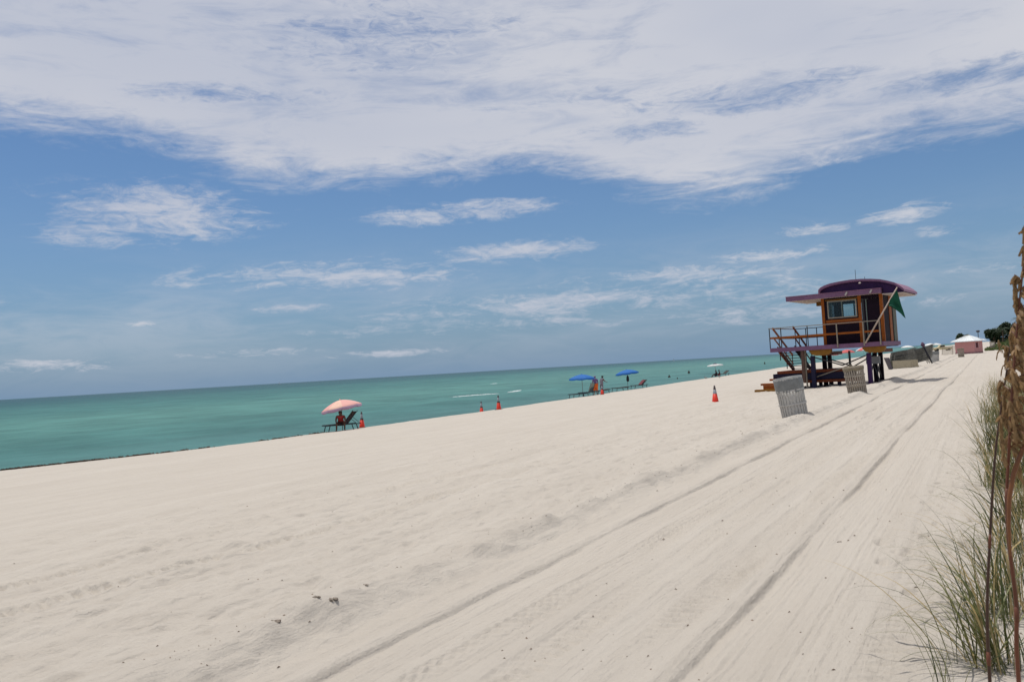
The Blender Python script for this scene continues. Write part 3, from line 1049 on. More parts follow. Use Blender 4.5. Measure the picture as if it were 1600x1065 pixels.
# door, set back in its opening
door = tp('door', M_PURPLE_DK, lambda b: b.box(-.98, -.26, CY0 + .02, CY0 + .06, DZ + .03, 4.25), wall)
tp('door_frame', M_DKSTEEL, lambda b: (b.box(-1.09, -.985, CY0 + .0, CY0 + .055, DZ, 4.27), b.box(-.255, -.205, CY0, CY0 + .055, DZ, 4.27)), door)
tp('door_bar', M_TEALST, lambda b: b.box(-.90, -.85, CY0 - .015, CY0 + .018, DZ + .1, 4.24), door)
tp('door_handle', M_LAMP, lambda b: b.box(-.36, -.33, CY0 - .03, CY0 + .018, 3.05, 3.17), door)
# flat awning slab around the cabin, overhanging the sea end
awn = tp('awning', M_LAV, lambda b: (b.box(-4.72, -.06, .42, .46, 4.462, 4.69), b.box(-4.72, -4.68, .462, 4.3, 4.50, 4.69), b.box(-4.72, -.06, 4.302, 4.34, 4.462, 4.69), b.box(-.10, -.06, .462, 4.3, 4.462, 4.69)))
tp('awning_top', M_ROOF, lambda b: b.box(-4.74, -.04, .40, 4.36, 4.693, 4.72), awn)
tp('awning_soffit', M_CREAM, lambda b: b.box(-4.676, -.104, .464, 4.296, 4.463, 4.50), awn)
for k in range(2):
    tp('vent', M_OCHRE, lambda b: b.box(-3.95 + k * .38, -3.68 + k * .38, 3.4, 3.7, 4.25, 4.46), awn)
for lx in (-1.72, -.55):
    tp('flood_lamp', M_LAMP, lambda b: b.beam((lx, .36, 4.50), (lx + .10, .36, 4.66), .07, .09, (0, 1, 0)), awn)
# barrel roof with a gable end, longer over the land side
prof = []
for x_, z_ in ((-3.0, 4.722), (-3.03, 4.86), (-2.93, 5.02), (-2.72, 5.17), (-2.42, 5.29), (-2.0, 5.375), (-1.5, 5.42), (-1.0, 5.40), (-.5, 5.32), (-.1, 5.22), (.25, 5.05), (.55, 4.86), (.80, 4.62), (.97, 4.45)):
    prof.append((x_, 4.722 + (z_ - 4.722) * (.64 if z_ > 4.722 else 1.0)))


def roof_fn(b):
    top = [(x, z + .12) for x, z in prof]
    n = len(prof)
    for i in range(n - 1):
        (x0, z0), (x1, z1) = prof[i], prof[i + 1]
        (a0, c0), (a1, c1) = top[i], top[i + 1]
        if i == 0:
            a0 -= .10
            c0 -= .10
        b.add([(x0, .62, z0), (x1, .62, z1), (a1 - (.06 if i < 4 else 0), .62, c1), (a0 - (.06 if 0 < i < 5 else 0), .62, c0), (x0, 4.5, z0), (x1, 4.5, z1), (a1 - (.06 if i < 4 else 0), 4.5, c1), (a0 - (.06 if 0 < i < 5 else 0), 4.5, c0)],
              [(0, 1, 2, 3), (7, 6, 5, 4), (3, 2, 6, 7), (0, 4, 5, 1)] + ([(1, 5, 6, 2)] if i == n - 2 else []) + ([(0, 3, 7, 4)] if i == 0 else []))


roof = tp('roof', M_ROOF, roof_fn)
tp('roof_edge_strip', M_LAV, lambda b: [b.add([(x0, .59, z0), (x1, .59, z1), (x1, .59, z1 + .10), (x0, .59, z0 + .10), (x0, .617, z0), (x1, .617, z1), (x1, .617, z1 + .10), (x0, .617, z0 + .10)],
   [(0, 1, 2, 3), (3, 2, 6, 7), (0, 4, 5, 1)]) for (x0, z0), (x1, z1) in zip(prof[:-1], prof[1:])], roof)
for yg in (.80, 4.2):
    tp('gable', M_PURPLE, lambda b: b.prism([(x, z - .003) for x, z in prof[:-1]] + [(.93, 4.45), (.90, 4.425), (-.03, 4.44), (-.03, 4.723)], yg, yg + .06), roof)
tp('eave_soffit', M_CREAM, lambda b: b.add([(-.05, .66, 4.435), (.94, .66, 4.42), (.94, 4.46, 4.42), (-.05, 4.46, 4.435), (-.05, .66, 4.39), (.94, .66, 4.39), (.94, 4.46, 4.39), (-.05, 4.46, 4.39)],
   [(0, 1, 2, 3), (7, 6, 5, 4), (0, 4, 5, 1), (1, 5, 6, 2), (2, 6, 7, 3), (3, 7, 4, 0)]), roof)
tp('antenna', M_DKSTEEL, lambda b: b.tube([(-1.55, 2.2, 5.2), (-1.55, 2.2, 5.9)], .012, 6), roof)
tp('antenna', M_DKSTEEL, lambda b: b.tube([(-1.15, 2.4, 5.2), (-1.15, 2.4, 5.5)], .012, 6), roof)
tp('roof_lamp', M_LAMP, lambda b: b.ball((-1.02, .52, 5.06), (.07, .05, .04)), roof)

# flag on its leaning pole
flag = thing('green_flag', 'green flag hanging from a pale pole leaning on the tower rail', 'flag', (TO[0], TO[1], 0), TR)
tp('flag_pole', mat('pale timber pole', (.46, .36, .29), .6), lambda b: b.tube([(-.84, -.09, 2.02), (.0, -.16, 3.34), (.82, -.22, 4.62)], [.038, .036, .03], 8), flag, True)


def flag_cloth():
    mb = MB()
    # hoist along the pole, cloth hanging down with folds
    hoist = [Vector((.78 - .42 * t, -.22 + .03 * t, 4.54 - .66 * t)) for t in np.linspace(0, 1, 9)]
    fall = [Vector((1.02 - .36 * t - .22 * t * t, -.22 + .10 * math.sin(5 * t), 3.14 + .60 * t)) for t in np.linspace(0, 1, 9)]
    fall[0] = Vector((1.08, -.2, 3.08))
    n = 14
    rows = []
    for i in range(9):
        row = []
        for k in range(n + 1):
            s = k / n
            p = hoist[i].lerp(fall[i], s)
            sag = -.10 * math.sin(math.pi * s) * (i / 8)
            p = p + Vector((0, .05 * math.sin(9 * s + i * .9) + .03 * math.sin(i * 1.7 + 3 * s), sag * .6))
            row.append(p)
        rows.append(row)
    vs = [p for r_ in rows for p in r_]
    vs2 = [p + Vector((0, .006, 0)) for p in vs]
    fs = []
    for i in range(8):
        for k in range(n):
            a = i * (n + 1) + k
            fs.append((a, a + 1, a + n + 2, a + n + 1))
    m_ = len(vs)
    mb.add(vs + vs2, fs + [tuple(j + m_ for j in reversed(f)) for f in fs])
    return mb


flag_cloth().build('flag_cloth', M_GREENFL, flag, True)


# ------------------------------------------------------------------ wire bins
def make_bin(label, x, y, lean, rz, group, kind=0, s=1.0, n=26, zoff=0.0):
    t = thing('slatted_trash_bin', label, 'trash bin', (x, y, ground(x, y) - .05 + zoff), rz, group)
    t.rotation_euler = Euler((lean[0], lean[1], rz))
    t.scale = (s, s, s)
    H, R0, R1 = 1.13, .345, .365
    for z, r in ((.02, R0), (.42, R0 + .008), (.80, R0 + .014), (1.12, R1)):
        mb = MB()
        mb.lathe([(r, z - .022), (r + .022, z - .022), (r + .022, z + .022), (r, z + .022), (r, z - .022)], 28)
        mb.build('ring', M_SLAT if kind != 1 else M_SLATR, t)
    mb = MB()
    mb.add([(R0 - .012, -.024, 0), (R0, -.024, 0), (R0, .024, 0), (R0 - .012, .024, 0), (R1 - .012, -.024, H), (R1, -.024, H), (R1, .024, H), (R1 - .012, .024, H)],
           [(0, 3, 2, 1), (4, 5, 6, 7), (0, 1, 5, 4), (1, 2, 6, 5), (2, 3, 7, 6), (3, 0, 4, 7)])
    me = mb.mesh('slat', M_SLAT if kind != 1 else M_SLATR)
    for k in range(n):
        inst(me, 'slat', t, (0, 0, 0), (0, 0, 2 * math.pi * k / n))
    rr = random.Random(int(x * 100))
    bag = MB()
    pr = []
    tb = [7, 4, 8][kind]
    for i in range(tb):
        z = .06 + i * .11
        pr.append((R0 - .028 + rr.uniform(-.010, .010), z))
    bag.lathe(pr + [(.2, pr[-1][1] + .05), (.0, pr[-1][1] + .03)], 24)
    bag.build('bag', [M_BAGW, M_BAGB, M_BAGW][kind], t, True)
    # liner folded over the rim
    cf = MB()
    k = 30
    vs, fs = [], []
    lowz = [.76, 1.0, .84][kind]
    for ring, (r, z) in enumerate(((R1 - .05, 1.0), (R1 - .02, 1.135), (R1 + .018, 1.145), (R1 + .024, 1.10), (R1 + .020, (1.10 + lowz) / 2), (R1 + .012, lowz))):
        for j in range(k):
            a = 2 * math.pi * j / k
            q = rr.uniform(-.006, .006)
            vs.append(((r + q) * math.cos(a), (r + q) * math.sin(a), z + (rr.uniform(-.03, .03) if ring == 5 else 0)))
    for ring in range(5):
        for j in range(k):
            fs.append((ring * k + j, ring * k + (j + 1) % k, (ring + 1) * k + (j + 1) % k, (ring + 1) * k + j))
    cf.add(vs, fs)
    cf.build('bag_cuff', [M_BAGG, M_BAGB, M_BAGG][kind], t, True)
    return t


GB = 'slatted bins on the beach'
make_bin('large leaning slatted bin with white and grey liner, nearest the camera', -4.76, 23.55, (0, R(-7.5), 0), R(30), GB, 0)
make_bin('brownish leaning slatted bin in front of the lifeguard tower', -4.56, 34.4, (0, R(-6), 0), R(30), GB, 1)
make_bin('white lined bin right of the stacked loungers', -4.75, 90.0, (0, R(2), 0), R(30), GB, 2)
make_bin('brown bin standing in front of the pink hut wall', -3.25, 118, (0, R(-3), 0), R(30), GB, 1)
make_bin('small bin at the right corner of the pink hut', -1.55, 158, (0, 0, 0), 0, GB, 2)
make_bin('dark bin beyond the pink hut near the dune plants', 0.35, 186, (0, 0, 0), 0, GB, 1, 1.3)


# ------------------------------------------------------------------ traffic cones
def make_cone(label, x, y, h, tall, tilt=(0, 0), z=None):
    g = ground(x, y) if z is None else z
    t = thing('traffic_cone', label, 'traffic cone', (x, y, g - .02), random.uniform(0, 1.5), 'orange cones on the sand')
    t.rotation_euler = Euler((tilt[0], tilt[1], t.rotation_euler.z))
    b = .235 * h if not tall else .20 * h
    mb = MB()
    mb.box(-b, b, -b, b, 0, .05 * h)
    mb.build('cone_base', M_CONE if not tall else M_BLACK, t)
    if tall:
        secs = ((.17, .05, .105, .50, M_CONE), (.108, .503, .085, .60, M_CONED), (.082, .603, .058, .86, M_CONEG), (.06, .863, .035, 1.0, M_CONED))
    else:
        secs = ((.19, .05, .118, .52, M_CONE), (.116, .523, .078, .76, M_CONEG), (.076, .763, .040, 1.0, M_CONED))
    for i, (ra, za, rb, zb, m_) in enumerate(secs):
        mb = MB()
        mb.lathe([(ra * h, za * h), (rb * h, zb * h), (0, zb * h)], 18)
        mb.build(['cone_body', 'collar', 'collar', 'cone_tip'][i] if tall else ['cone_body', 'collar', 'cone_tip'][i], m_, t, True)
    return t


make_cone('orange cone alone on open sand left of the tower', -10.65, 36.05, .76, False)
make_cone('tall orange cone on the crest left of the blue umbrellas', -29.6, 48.9, 1.02, True, (R(2), R(-2)))
make_cone('orange cone half hidden behind the sand crest by the sea', -32.6, 51.4, .95, True)
make_cone('orange cone beside the dark lounger under the coral umbrella', -31.0, 36.2, .92, True)
make_cone('orange cone in front of the two standing people', -30.1, 67.6, .92, True)


# ------------------------------------------------------------------ beach umbrellas
def make_umbrella(name, label, x, y, h, rad, mats, group, tilt=(0, 0), drop=.32, valance=None, parts=True, z=None, pole_top=True):
    g = ground(x, y) if z is None else z
    t = thing(name, label, 'umbrella', (x, y, g), 0, group)
    mb = MB()
    mb.tube([(0, 0, -.25), (0, 0, h - drop * .9)], .022, 8)
    mb.build('pole', M_POLE, t)
    top = bpy.data.objects.new('canopy', None)
    n = 8
    q = Euler((tilt[0], tilt[1], 0)).to_matrix()

    def P(r, a, z):
        v = q @ Vector((r * math.cos(a), r * math.sin(a), z))
        return v + Vector((0, 0, h - drop))

    bpy.data.objects.remove(top)
    canopy = None
    for k in range(n):
        mbp = MB()
        vs, fs = [], []
        steps, sub = 6, 4
        for i in range(steps + 1):
            s = i / steps
            for j in range(sub + 1):
                a = 2 * math.pi * (k + j / sub) / n
                r = rad * s
                zz = drop * (1 - s ** 1.7)
                sagm = math.sin(math.pi * j / sub) * s
                r *= 1 - .05 * sagm
                vs.append(P(r, a, zz - .03 * sagm * rad * .5))
        # valance
        for j in range(sub + 1):
            a = 2 * math.pi * (k + j / sub) / n
            sagm = math.sin(math.pi * j / sub)
            vs.append(P(rad * (1 - .05 * sagm) * 1.005, a, -.11 - .05 * sagm))
        w = sub + 1
        for i in range(steps + 1):
            for j in range(sub):
                fs.append((i * w + j, i * w + j + 1, (i + 1) * w + j + 1, (i + 1) * w + j))
        mbp.add(vs, fs)
        me = mbp.mesh('canopy_panel', mats[k % len(mats)])
        if valance:
            me.materials.append(valance)
            for p in me.polygons:
                if p.index >= steps * sub:
                    p.material_index = 1
        o = link_mesh('canopy_panel', me, None, t, True)
        if parts:
            rb = MB()
            a = 2 * math.pi * k / n
            rb.tube([P(.02, a, drop - .03), P(rad * .55, a, drop * (1 - .55 ** 1.7) - .02), P(rad * .985, a, -.01)], .008, 5)
            rb.build('rib', M_POLE, t)
    if pole_top:
        mb = MB()
        c = P(0, 0, drop)
        mb.ball(tuple(c + Vector((0, 0, .03))), .035, 8, 5)
        mb.build('finial', mats[0], t)
    return t


make_umbrella('beach_umbrella', 'coral pink tilted beach umbrella over the seated person', -30.75, 34.3, 1.66, 1.10, [M_PINKU, M_PINKU, M_PEACHU, M_PINKU], None, (R(4), R(-9)), .42, M_LILAC)
make_umbrella('beach_umbrella', 'blue beach umbrella at the left above the standing people', -32.0, 67.6, 2.05, 1.22, [M_BLUEU], 'blue beach umbrellas', (0, 0), .36)
make_umbrella('beach_umbrella', 'blue beach umbrella at the right with a dark bag on its pole', -32.4, 79.3, 2.10, 1.25, [M_BLUEU], 'blue beach umbrellas', (R(0), R(-5)), .36)
wu = make_umbrella('beach_umbrella', 'white flat beach umbrella with dark cap above two seated people', -34.1, 116.5, 1.85, 1.15, [M_WHITEU], None, (0, R(-2)), .14)
make_umbrella('beach_umbrella', 'pink umbrella seen under the tower deck, left one', -33.5, 215, 2.4, 2.0, [M_REDU, M_WHITEU], 'far pink umbrellas', (0, 0), .8, None, False)
make_umbrella('beach_umbrella', 'pink umbrella seen under the tower deck, middle one', -33.5, 238, 2.7, 2.0, [M_REDU], 'far pink umbrellas', (0, 0), .8, None, False)
make_umbrella('beach_umbrella', 'pink and white umbrella seen under the tower deck, right one', -28.5, 231, 2.8, 1.9, [M_WHITEU, M_REDU], 'far pink umbrellas', (0, 0), .7, None, False)
make_umbrella('beach_umbrella', 'far white umbrella showing just above the left lounger stack', -26.0, 330, 2.6, 2.1, [M_WHITEU], 'far white umbrellas', (0, 0), .6, None, False)
make_umbrella('beach_umbrella', 'far white umbrella just right of the folded umbrella', -17.0, 300, 2.6, 1.9, [M_WHITEU], 'far white umbrellas', (0, 0), .6, None, False)
make_umbrella('beach_umbrella', 'far white umbrella above the white lined bin', -17.5, 345, 2.6, 1.9, [M_WHITEU], 'far white umbrellas', (0, 0), .6, None, False)
# dark cap on the white umbrella and bag on the blue umbrella pole
cp = MB()
cp.lathe([(.36, 1.80), (.24, 1.93), (.0, 2.0)], 12)
cp.build('vent_cap', M_NAVY, wu)
bgm = MB()
bgm.lathe([(.0, .86), (.12, .90), (.15, 1.1), (.12, 1.35), (.05, 1.5), (.0, 1.52)], 12)
o = bgm.build('beach_bag', M_DKCL, None, True)
o.location = (-32.33, 79.22, ground(-32.4, 79.3))
tag(o, 'dark bag hanging on the pole of the right blue umbrella', 'bag')


# ------------------------------------------------------------------ loungers
def make_lounger(label, x, y, rz, back=R(45), frame=M_FRAME, sling=M_SLING, group='loungers on the sand', z=None, tilt=None, L=1.95, name='beach_lounger', towel=None, thick=.021):
    g = ground(x, y) if z is None else z
    t = thing(name, label, 'lounger', (x, y, g), rz, group)
    if tilt:
        t.rotation_euler = Euler((tilt[0], tilt[1], rz))
    hz, w = .33, .32
    hx = .22                    # hinge position, head towards +x
    bl = .82
    mb = MB()
    for s in (-1, 1):
        mb.beam((-L / 2, s * w, hz), (L / 2, s * w, hz), .035, .045)
    mb.beam((-L / 2, -w, hz), (-L / 2, w, hz), .035, .045)
    mb.build('frame', frame, t)
    for lx in (-L / 2 + .2, L / 2 - .25):
        for s in (-1, 1):
            mb = MB()
            mb.beam((lx, s * w, hz - .023), (lx + (-.1 if lx < 0 else .1), s * w, -.03), .035, .04)
            mb.build('leg', frame, t)
    mb = MB()
    mb.box(-L / 2 + .02, hx, -w + .02, w - .02, hz + .024, hz + .024 + thick)
    mb.build('seat_panel', sling, t)
    bx, bz = hx + bl * math.cos(back), hz + bl * math.sin(back)
    mb = MB()
    mb.beam((hx, 0, hz + .04), (bx, 0, bz + .04), 2 * w - .05, .022, (0, 0, 1))
    bp_ = mb.build('back_panel', sling, t)
    mb = MB()
    for s in (-1, 1):
        mb.beam((hx, s * (w - .01), hz + .02), (hx + bl * 1.12 * math.cos(back), s * (w - .01), hz + .02 + bl * 1.12 * math.sin(back)), .03, .03)
        if back > .2:
            mb.beam((hx + bl * .6 * math.cos(back), s * (w - .03), hz + bl * .6 * math.sin(back)), (hx + .75, s * (w - .03), hz), .02, .02)
    mb.build('back_frame', frame, bp_)
    if towel:
        mb = MB()
        mb.beam((hx - .1, 0, hz + .07), (hx - .1 + .7 * math.cos(back), 0, hz + .08 + .7 * math.sin(back)), .5, .03)
        mb.build('towel', towel, t)
    return t


make_lounger('dark lounger with raised back behind the seated person', -30.55, 34.0, R(64), R(48))
make_lounger('low lounger under the left blue umbrella, foot towards the sea', -31.9, 66.6, R(62), R(4), M_FRAME, M_SLING)
make_lounger('lounger with a grey green upright back left of the orange cloth', -31.8, 68.4, R(62), R(66), M_FRAME, mat('grey green sling', (.16, .17, .13), .8))
make_lounger('low dark lounger behind the legs of the two standing people', -32.1, 71.9, R(75), R(5), M_FRAME, M_SLINGB)
make_lounger('flat brown lounger left of the right blue umbrella pole', -32.3, 77.0, R(70), R(3), M_FRAME, M_SLINGB)
make_lounger('brown lounger with raised back right of the right blue umbrella', -32.4, 82.4, R(62), R(38), M_FRAME, M_SLINGB, towel=mat('maroon towel', (.16, .04, .05), .9))
make_lounger('small dark lounger right of the seated pair under the white umbrella', -33.9, 119.5, R(60), R(30), M_FRAME, M_SLINGB)

# stacked loungers beside the storage box
ORD = ['bottom', 'second', 'third', 'fourth', 'fifth', 'sixth', 'seventh', 'eighth', 'ninth', 'tenth', 'eleventh', 'twelfth']
for st, (sx_, sy_, n_, dz_, rz_, nm_) in enumerate(((-6.6, 77.2, 10, .105, R(18), 'left'), (-5.55, 81.5, 12, .105, R(18), 'right'))):
    gz = ground(sx_, sy_)
    for k in range(n_):
        lab = ORD[k] + (' lounger up from the sand in the low left stack' if st == 0 else ' lounger up from the sand in the tall right stack')
        o = make_lounger(lab, sx_ + k * .026, sy_ + random.uniform(-.05, .05), rz_ + R(random.uniform(-2.5, 2.5)), R(6), M_FRAMEW, M_SLINGB, 'stacked loungers beside the storage box', gz + k * dz_ + (.12 if st == 0 else .0), (0, R(-8 - st * 4)), 1.9, thick=.055)

# storage box of weathered boards, dark end panel
box = thing('storage_box', 'beige boarded storage box with a dark slanted end in front of stacked loungers', 'storage box', (-6.35, 75.2, ground(-6.3, 75.2) - .03), R(25))
for k in range(3):
    mb = MB()
    mb.box(-.95, 1.12 - .05 * k, -.38, -.35, .02 + k * .225, .235 + k * .225)
    mb.build('board', M_BOXW, box)
    mb = MB()
    mb.box(-.95, 1.12 - .05 * k, .35, .38, .02 + k * .225, .235 + k * .225)
    mb.build('board', M_BOXW, box)
mb = MB()
mb.add([(-.96, -.40, 0), (-.96, .40, 0), (-1.22, .46, .98), (-1.22, -.46, .98), (-1.02, -.40, 0), (-1.02, .40, 0), (-1.34, .46, .98), (-1.34, -.46, .98)],
       [(0, 1, 2, 3), (7, 6, 5, 4), (0, 3, 7, 4), (1, 5, 6, 2), (3, 2, 6, 7)])
mb.build('end_panel', M_BOXD, box)
mb = MB()
mb.add([(-1.20, -.39, .68), (-.95, -.39, .02), (-.95, -.345, .02), (-1.20, -.345, .68), (-.95, -.39, .68), (-.95, -.345, .68)], [(0, 1, 4), (3, 5, 2), (0, 4, 5, 3)])
mb.build('end_gusset', mat('dark olive panel', (.09, .085, .06), .8), box)
for xx_ in (.55, .75, .98):
    mb = MB()
    mb.box(xx_, xx_ + .07, -.41, -.383, .02, .68)
    mb.build('batten', M_BOXW, box)
mb = MB()
mb.box(1.0, 1.03, -.349, .349, .02, .68)
mb.build('end_board', M_BOXW, box)

# folded umbrella leaning on the right stack
fu = thing('folded_umbrella', 'folded dark umbrella with a plum top leaning on the taller lounger stack', 'umbrella', (-4.75, 80.6, ground(-4.75, 80.6)), 0)
mb = MB()
mb.tube([(.35, -.1, -.05), (-.05, -.05, 1.0), (-.30, 0, 1.75)], [.05, .08, .07], 10)
mb.build('folded_canopy', M_DKCL, fu, True)
mb = MB()
mb.tube([(-.30, 0, 1.72), (-.36, 0, 1.95), (-.40, 0, 2.2)], [.08, .19, .06], 10)
mb.build('canopy_top', mat('plum cloth', (.10, .05, .09), .8), fu, True)
fu.scale = (1, 1, .92)

# ------------------------------------------------------------------ people
def ev_mesh(o):
    dg = bpy.context.evaluated_depsgraph_get()
    return bpy.data.meshes.new_from_object(o.evaluated_get(dg))


def make_person(label, x, y, rz, J, skin, clothes, hair=M_HAIR, z=None, seat_dz=0.0, face=True, hat=None):
    """J: joints (front is -y). clothes: (name, material, test(co), offset)"""
    names = ['pelvis', 'spine', 'chest', 'neck', 'head', 'crown', 'shl', 'ell', 'wrl', 'hal', 'shr', 'elr', 'wrr', 'har', 'hpl', 'knl', 'anl', 'tol', 'hpr', 'knr', 'anr', 'tor']
    rad = dict(pelvis=(.15, .115), spine=(.135, .10), chest=(.155, .105), neck=(.055, .055), head=(.078, .092), crown=(.07, .08), sh=(.068, .068), el=(.042, .042), wr=(.028, .028), ha=(.038, .02),
               hp=(.095, .095), kn=(.058, .058), an=(.038, .038), to=(.04, .028))
    ed = [('pelvis', 'spine'), ('spine', 'chest'), ('chest', 'neck'), ('neck', 'head'), ('head', 'crown')]
    for s in 'lr':
        ed += [('chest', 'sh' + s), ('sh' + s, 'el' + s), ('el' + s, 'wr' + s), ('wr' + s, 'ha' + s), ('pelvis', 'hp' + s), ('hp' + s, 'kn' + s), ('kn' + s, 'an' + s), ('an' + s, 'to' + s)]
    me = bpy.data.meshes.new('skeleton')
    me.from_pydata([J[n] for n in names], [(names.index(a), names.index(b)) for a, b in ed], [])
    tmp = bpy.data.objects.new('skeleton', me)
    COL.objects.link(tmp)
    md = tmp.modifiers.new('Skin', 'SKIN')
    sv = me.skin_vertices[0].data
    for i, n in enumerate(names):
        k = n if n in rad else n[:2]
        sv[i].radius = rad[k]
        sv[i].use_root = (n == 'pelvis')
    sb = tmp.modifiers.new('Sub', 'SUBSURF')
    sb.levels = 2
    sb.render_levels = 2
    bm_ = ev_mesh(tmp)
    bpy.data.objects.remove(tmp, do_unlink=True)
    # fingers, nose and ears join the body
    mb = MB()
    for s in 'lr':
        w, h = Vector(J['wr' + s]), Vector(J['ha' + s])
        d = (h - w).normalized()
        side = d.cross(Vector((0, 0, 1)))
        if side.length < .1:
            side = d.cross(Vector((1, 0, 0)))
        side.normalize()
        nrm = side.cross(d)
        for i, (off, ln) in enumerate(((-.028, .065), (-.010, .078), (.010, .074), (.027, .058))):
            b0 = h + side * off - d * .01
            mb.tube([b0, b0 + d * ln * .55 + nrm * .006, b0 + d * ln * .85 + nrm * .024], [.0085, .008, .006], 6)
        b0 = w + d * .035 + side * .02
        mb.tube([b0, b0 + side * .035 + d * .02, b0 + side * .04 + d * .055 + nrm * .01], [.011, .0095, .007], 6)
    hd, cr = Vector(J['head']), Vector(J['crown'])
    upd = (cr - hd).normalized()
    fr = Vector(J.get('face', (0, -1, 0))).normalized()
    lat = upd.cross(fr).normalized()
    c = hd.lerp(cr, .35)
    mb.ball(tuple(c + fr * .092 - upd * .005), (.015, .02, .022), 8, 5)
    for s in (-1, 1):
        mb.ball(tuple(c + lat * s * .082), (.015, .02, .03), 8, 5)
    ex = mb.mesh('extra')
    bmm = bmesh.new()
    bmm.from_mesh(bm_)
    bmm.from_mesh(ex)
    bmm.to_mesh(bm_)
    bmm.free()
    bpy.data.meshes.remove(ex)
    bm_.materials.clear()
    bm_.materials.append(skin)
    g = ground(x, y) if z is None else z
    body = link_mesh('person', bm_, None, None, True)
    body.location = (x, y, g + seat_dz)
    body.rotation_euler = (0, 0, rz)
    tag(body, label, 'person')
    for nm, m_, test, off in clothes:
        bmm = bmesh.new()
        bmm.from_mesh(bm_)
        bmm.normal_update()
        kill = [f for f in bmm.faces if not test(f.calc_center_median())]
        bmesh.ops.delete(bmm, geom=kill, context='FACES')
        for v in bmm.verts:
            v.co += v.normal * off
        cm_ = bpy.data.meshes.new(nm)
        bmm.to_mesh(cm_)
        bmm.free()
        cm_.materials.clear()
        cm_.materials.append(m_)
        link_mesh(nm, cm_, None, body, True)
    mb = MB()
    mb.ball(tuple(c + upd * .045 - fr * .015), (.098, .105, .085), 14, 8)
    if hat is None:
        mb.build('hair', hair, body, True)
    else:
        mb.lathe([(.16, .0), (.165, .012), (.1, .02)], 16, tuple(c + upd * .05))
        mb.build('cap', hat, body, True)
    return body


def stand(arm_l=None, arm_r=None, lean=0.0, h=1.0):
    J = dict(pelvis=(0, 0, .93), spine=(0, .0 - lean * .3, 1.13), chest=(0, -lean * .6, 1.33), neck=(0, -lean, 1.47), head=(0, -lean - .02, 1.55), crown=(0, -lean - .025, 1.66),
             shl=(.185, -lean * .7, 1.40), ell=(.25, -lean * .6 + .03, 1.12), wrl=(.26, -lean - .05, .88), hal=(.26, -lean - .08, .80),
             shr=(-.185, -lean * .7, 1.40), elr=(-.25, -lean * .6 + .03, 1.12), wrr=(-.26, -lean - .05, .88), har=(-.26, -lean - .08, .80),
             hpl=(.095, 0, .88), knl=(.105, -.03, .48), anl=(.11, .02, .08), tol=(.12, -.14, .03), hpr=(-.095, 0, .88), knr=(-.105, -.02, .48), anr=(-.11, .04, .08), tor=(-.12, -.12, .03))
    if arm_l:
        J['ell'], J['wrl'], J['hal'] = arm_l
    if arm_r:
        J['elr'], J['wrr'], J['har'] = arm_r
    return {k: (v[0] * h, v[1] * h, v[2] * h) for k, v in J.items()}


# seated person facing the camera on the lounger
SEAT = dict(pelvis=(0, .04, .40), spine=(0, -.03, .56), chest=(0, -.12, .74), neck=(0, -.19, .87), head=(0, -.24, .93), crown=(0, -.26, 1.03),
            shl=(.20, -.13, .80), ell=(.25, -.25, .56), wrl=(.21, -.44, .50), hal=(.20, -.50, .46), shr=(-.20, -.13, .80), elr=(-.25, -.25, .56), wrr=(-.21, -.44, .50), har=(-.20, -.50, .46),
            hpl=(.11, -.02, .38), knl=(.21, -.46, .42), anl=(.20, -.42, .09), tol=(.23, -.57, .04), hpr=(-.11, -.02, .38), knr=(-.21, -.46, .42), anr=(-.23, -.36, .09), tor=(-.26, -.51, .04))
seat_z = ground(-30.3, 33.75)
make_person('person in a dark red top sitting under the coral umbrella', -30.45, 33.85, R(40), SEAT, M_SKIN,
            [('top', M_RED, lambda c: .50 < c.z < .80 and abs(c.x) < .17 and c.y > -.34, .014), ('swim_shorts', mat('dark brown cloth', (.055, .022, .015), .85), lambda c: c.z < .52 and c.z > .28 and c.y > -.36, .016)], z=seat_z - .02)
# standing pair
def fem(c):
    return True


make_person('person in a violet top and orange wrap standing by the blue umbrella', -31.9, 70.2, R(215), stand(h=1.02), M_SKIN2,
            [('top', M_PURCL, lambda c: 1.0 < c.z < 1.47 and abs(c.x) < .26, .016), ('wrap', M_ORCL, lambda c: .42 < c.z < 1.04 and abs(c.x) < .22, .07)], hair=M_PURCL)
make_person('person with a dark cap and grey clothes reaching towards the orange wrap', -31.9, 71.6, R(150),
            stand(arm_r=((-.42, -.06, 1.22), (-.62, -.14, 1.12), (-.70, -.16, 1.10)), lean=.14, h=.99), M_SKIN,
            [('top', M_GRYCL, lambda c: .95 < c.z < 1.45 and abs(c.x) < .26, .018), ('shorts', M_GRYCL, lambda c: .50 < c.z < .97 and abs(c.x) < .24, .025)], hat=M_DKCL)
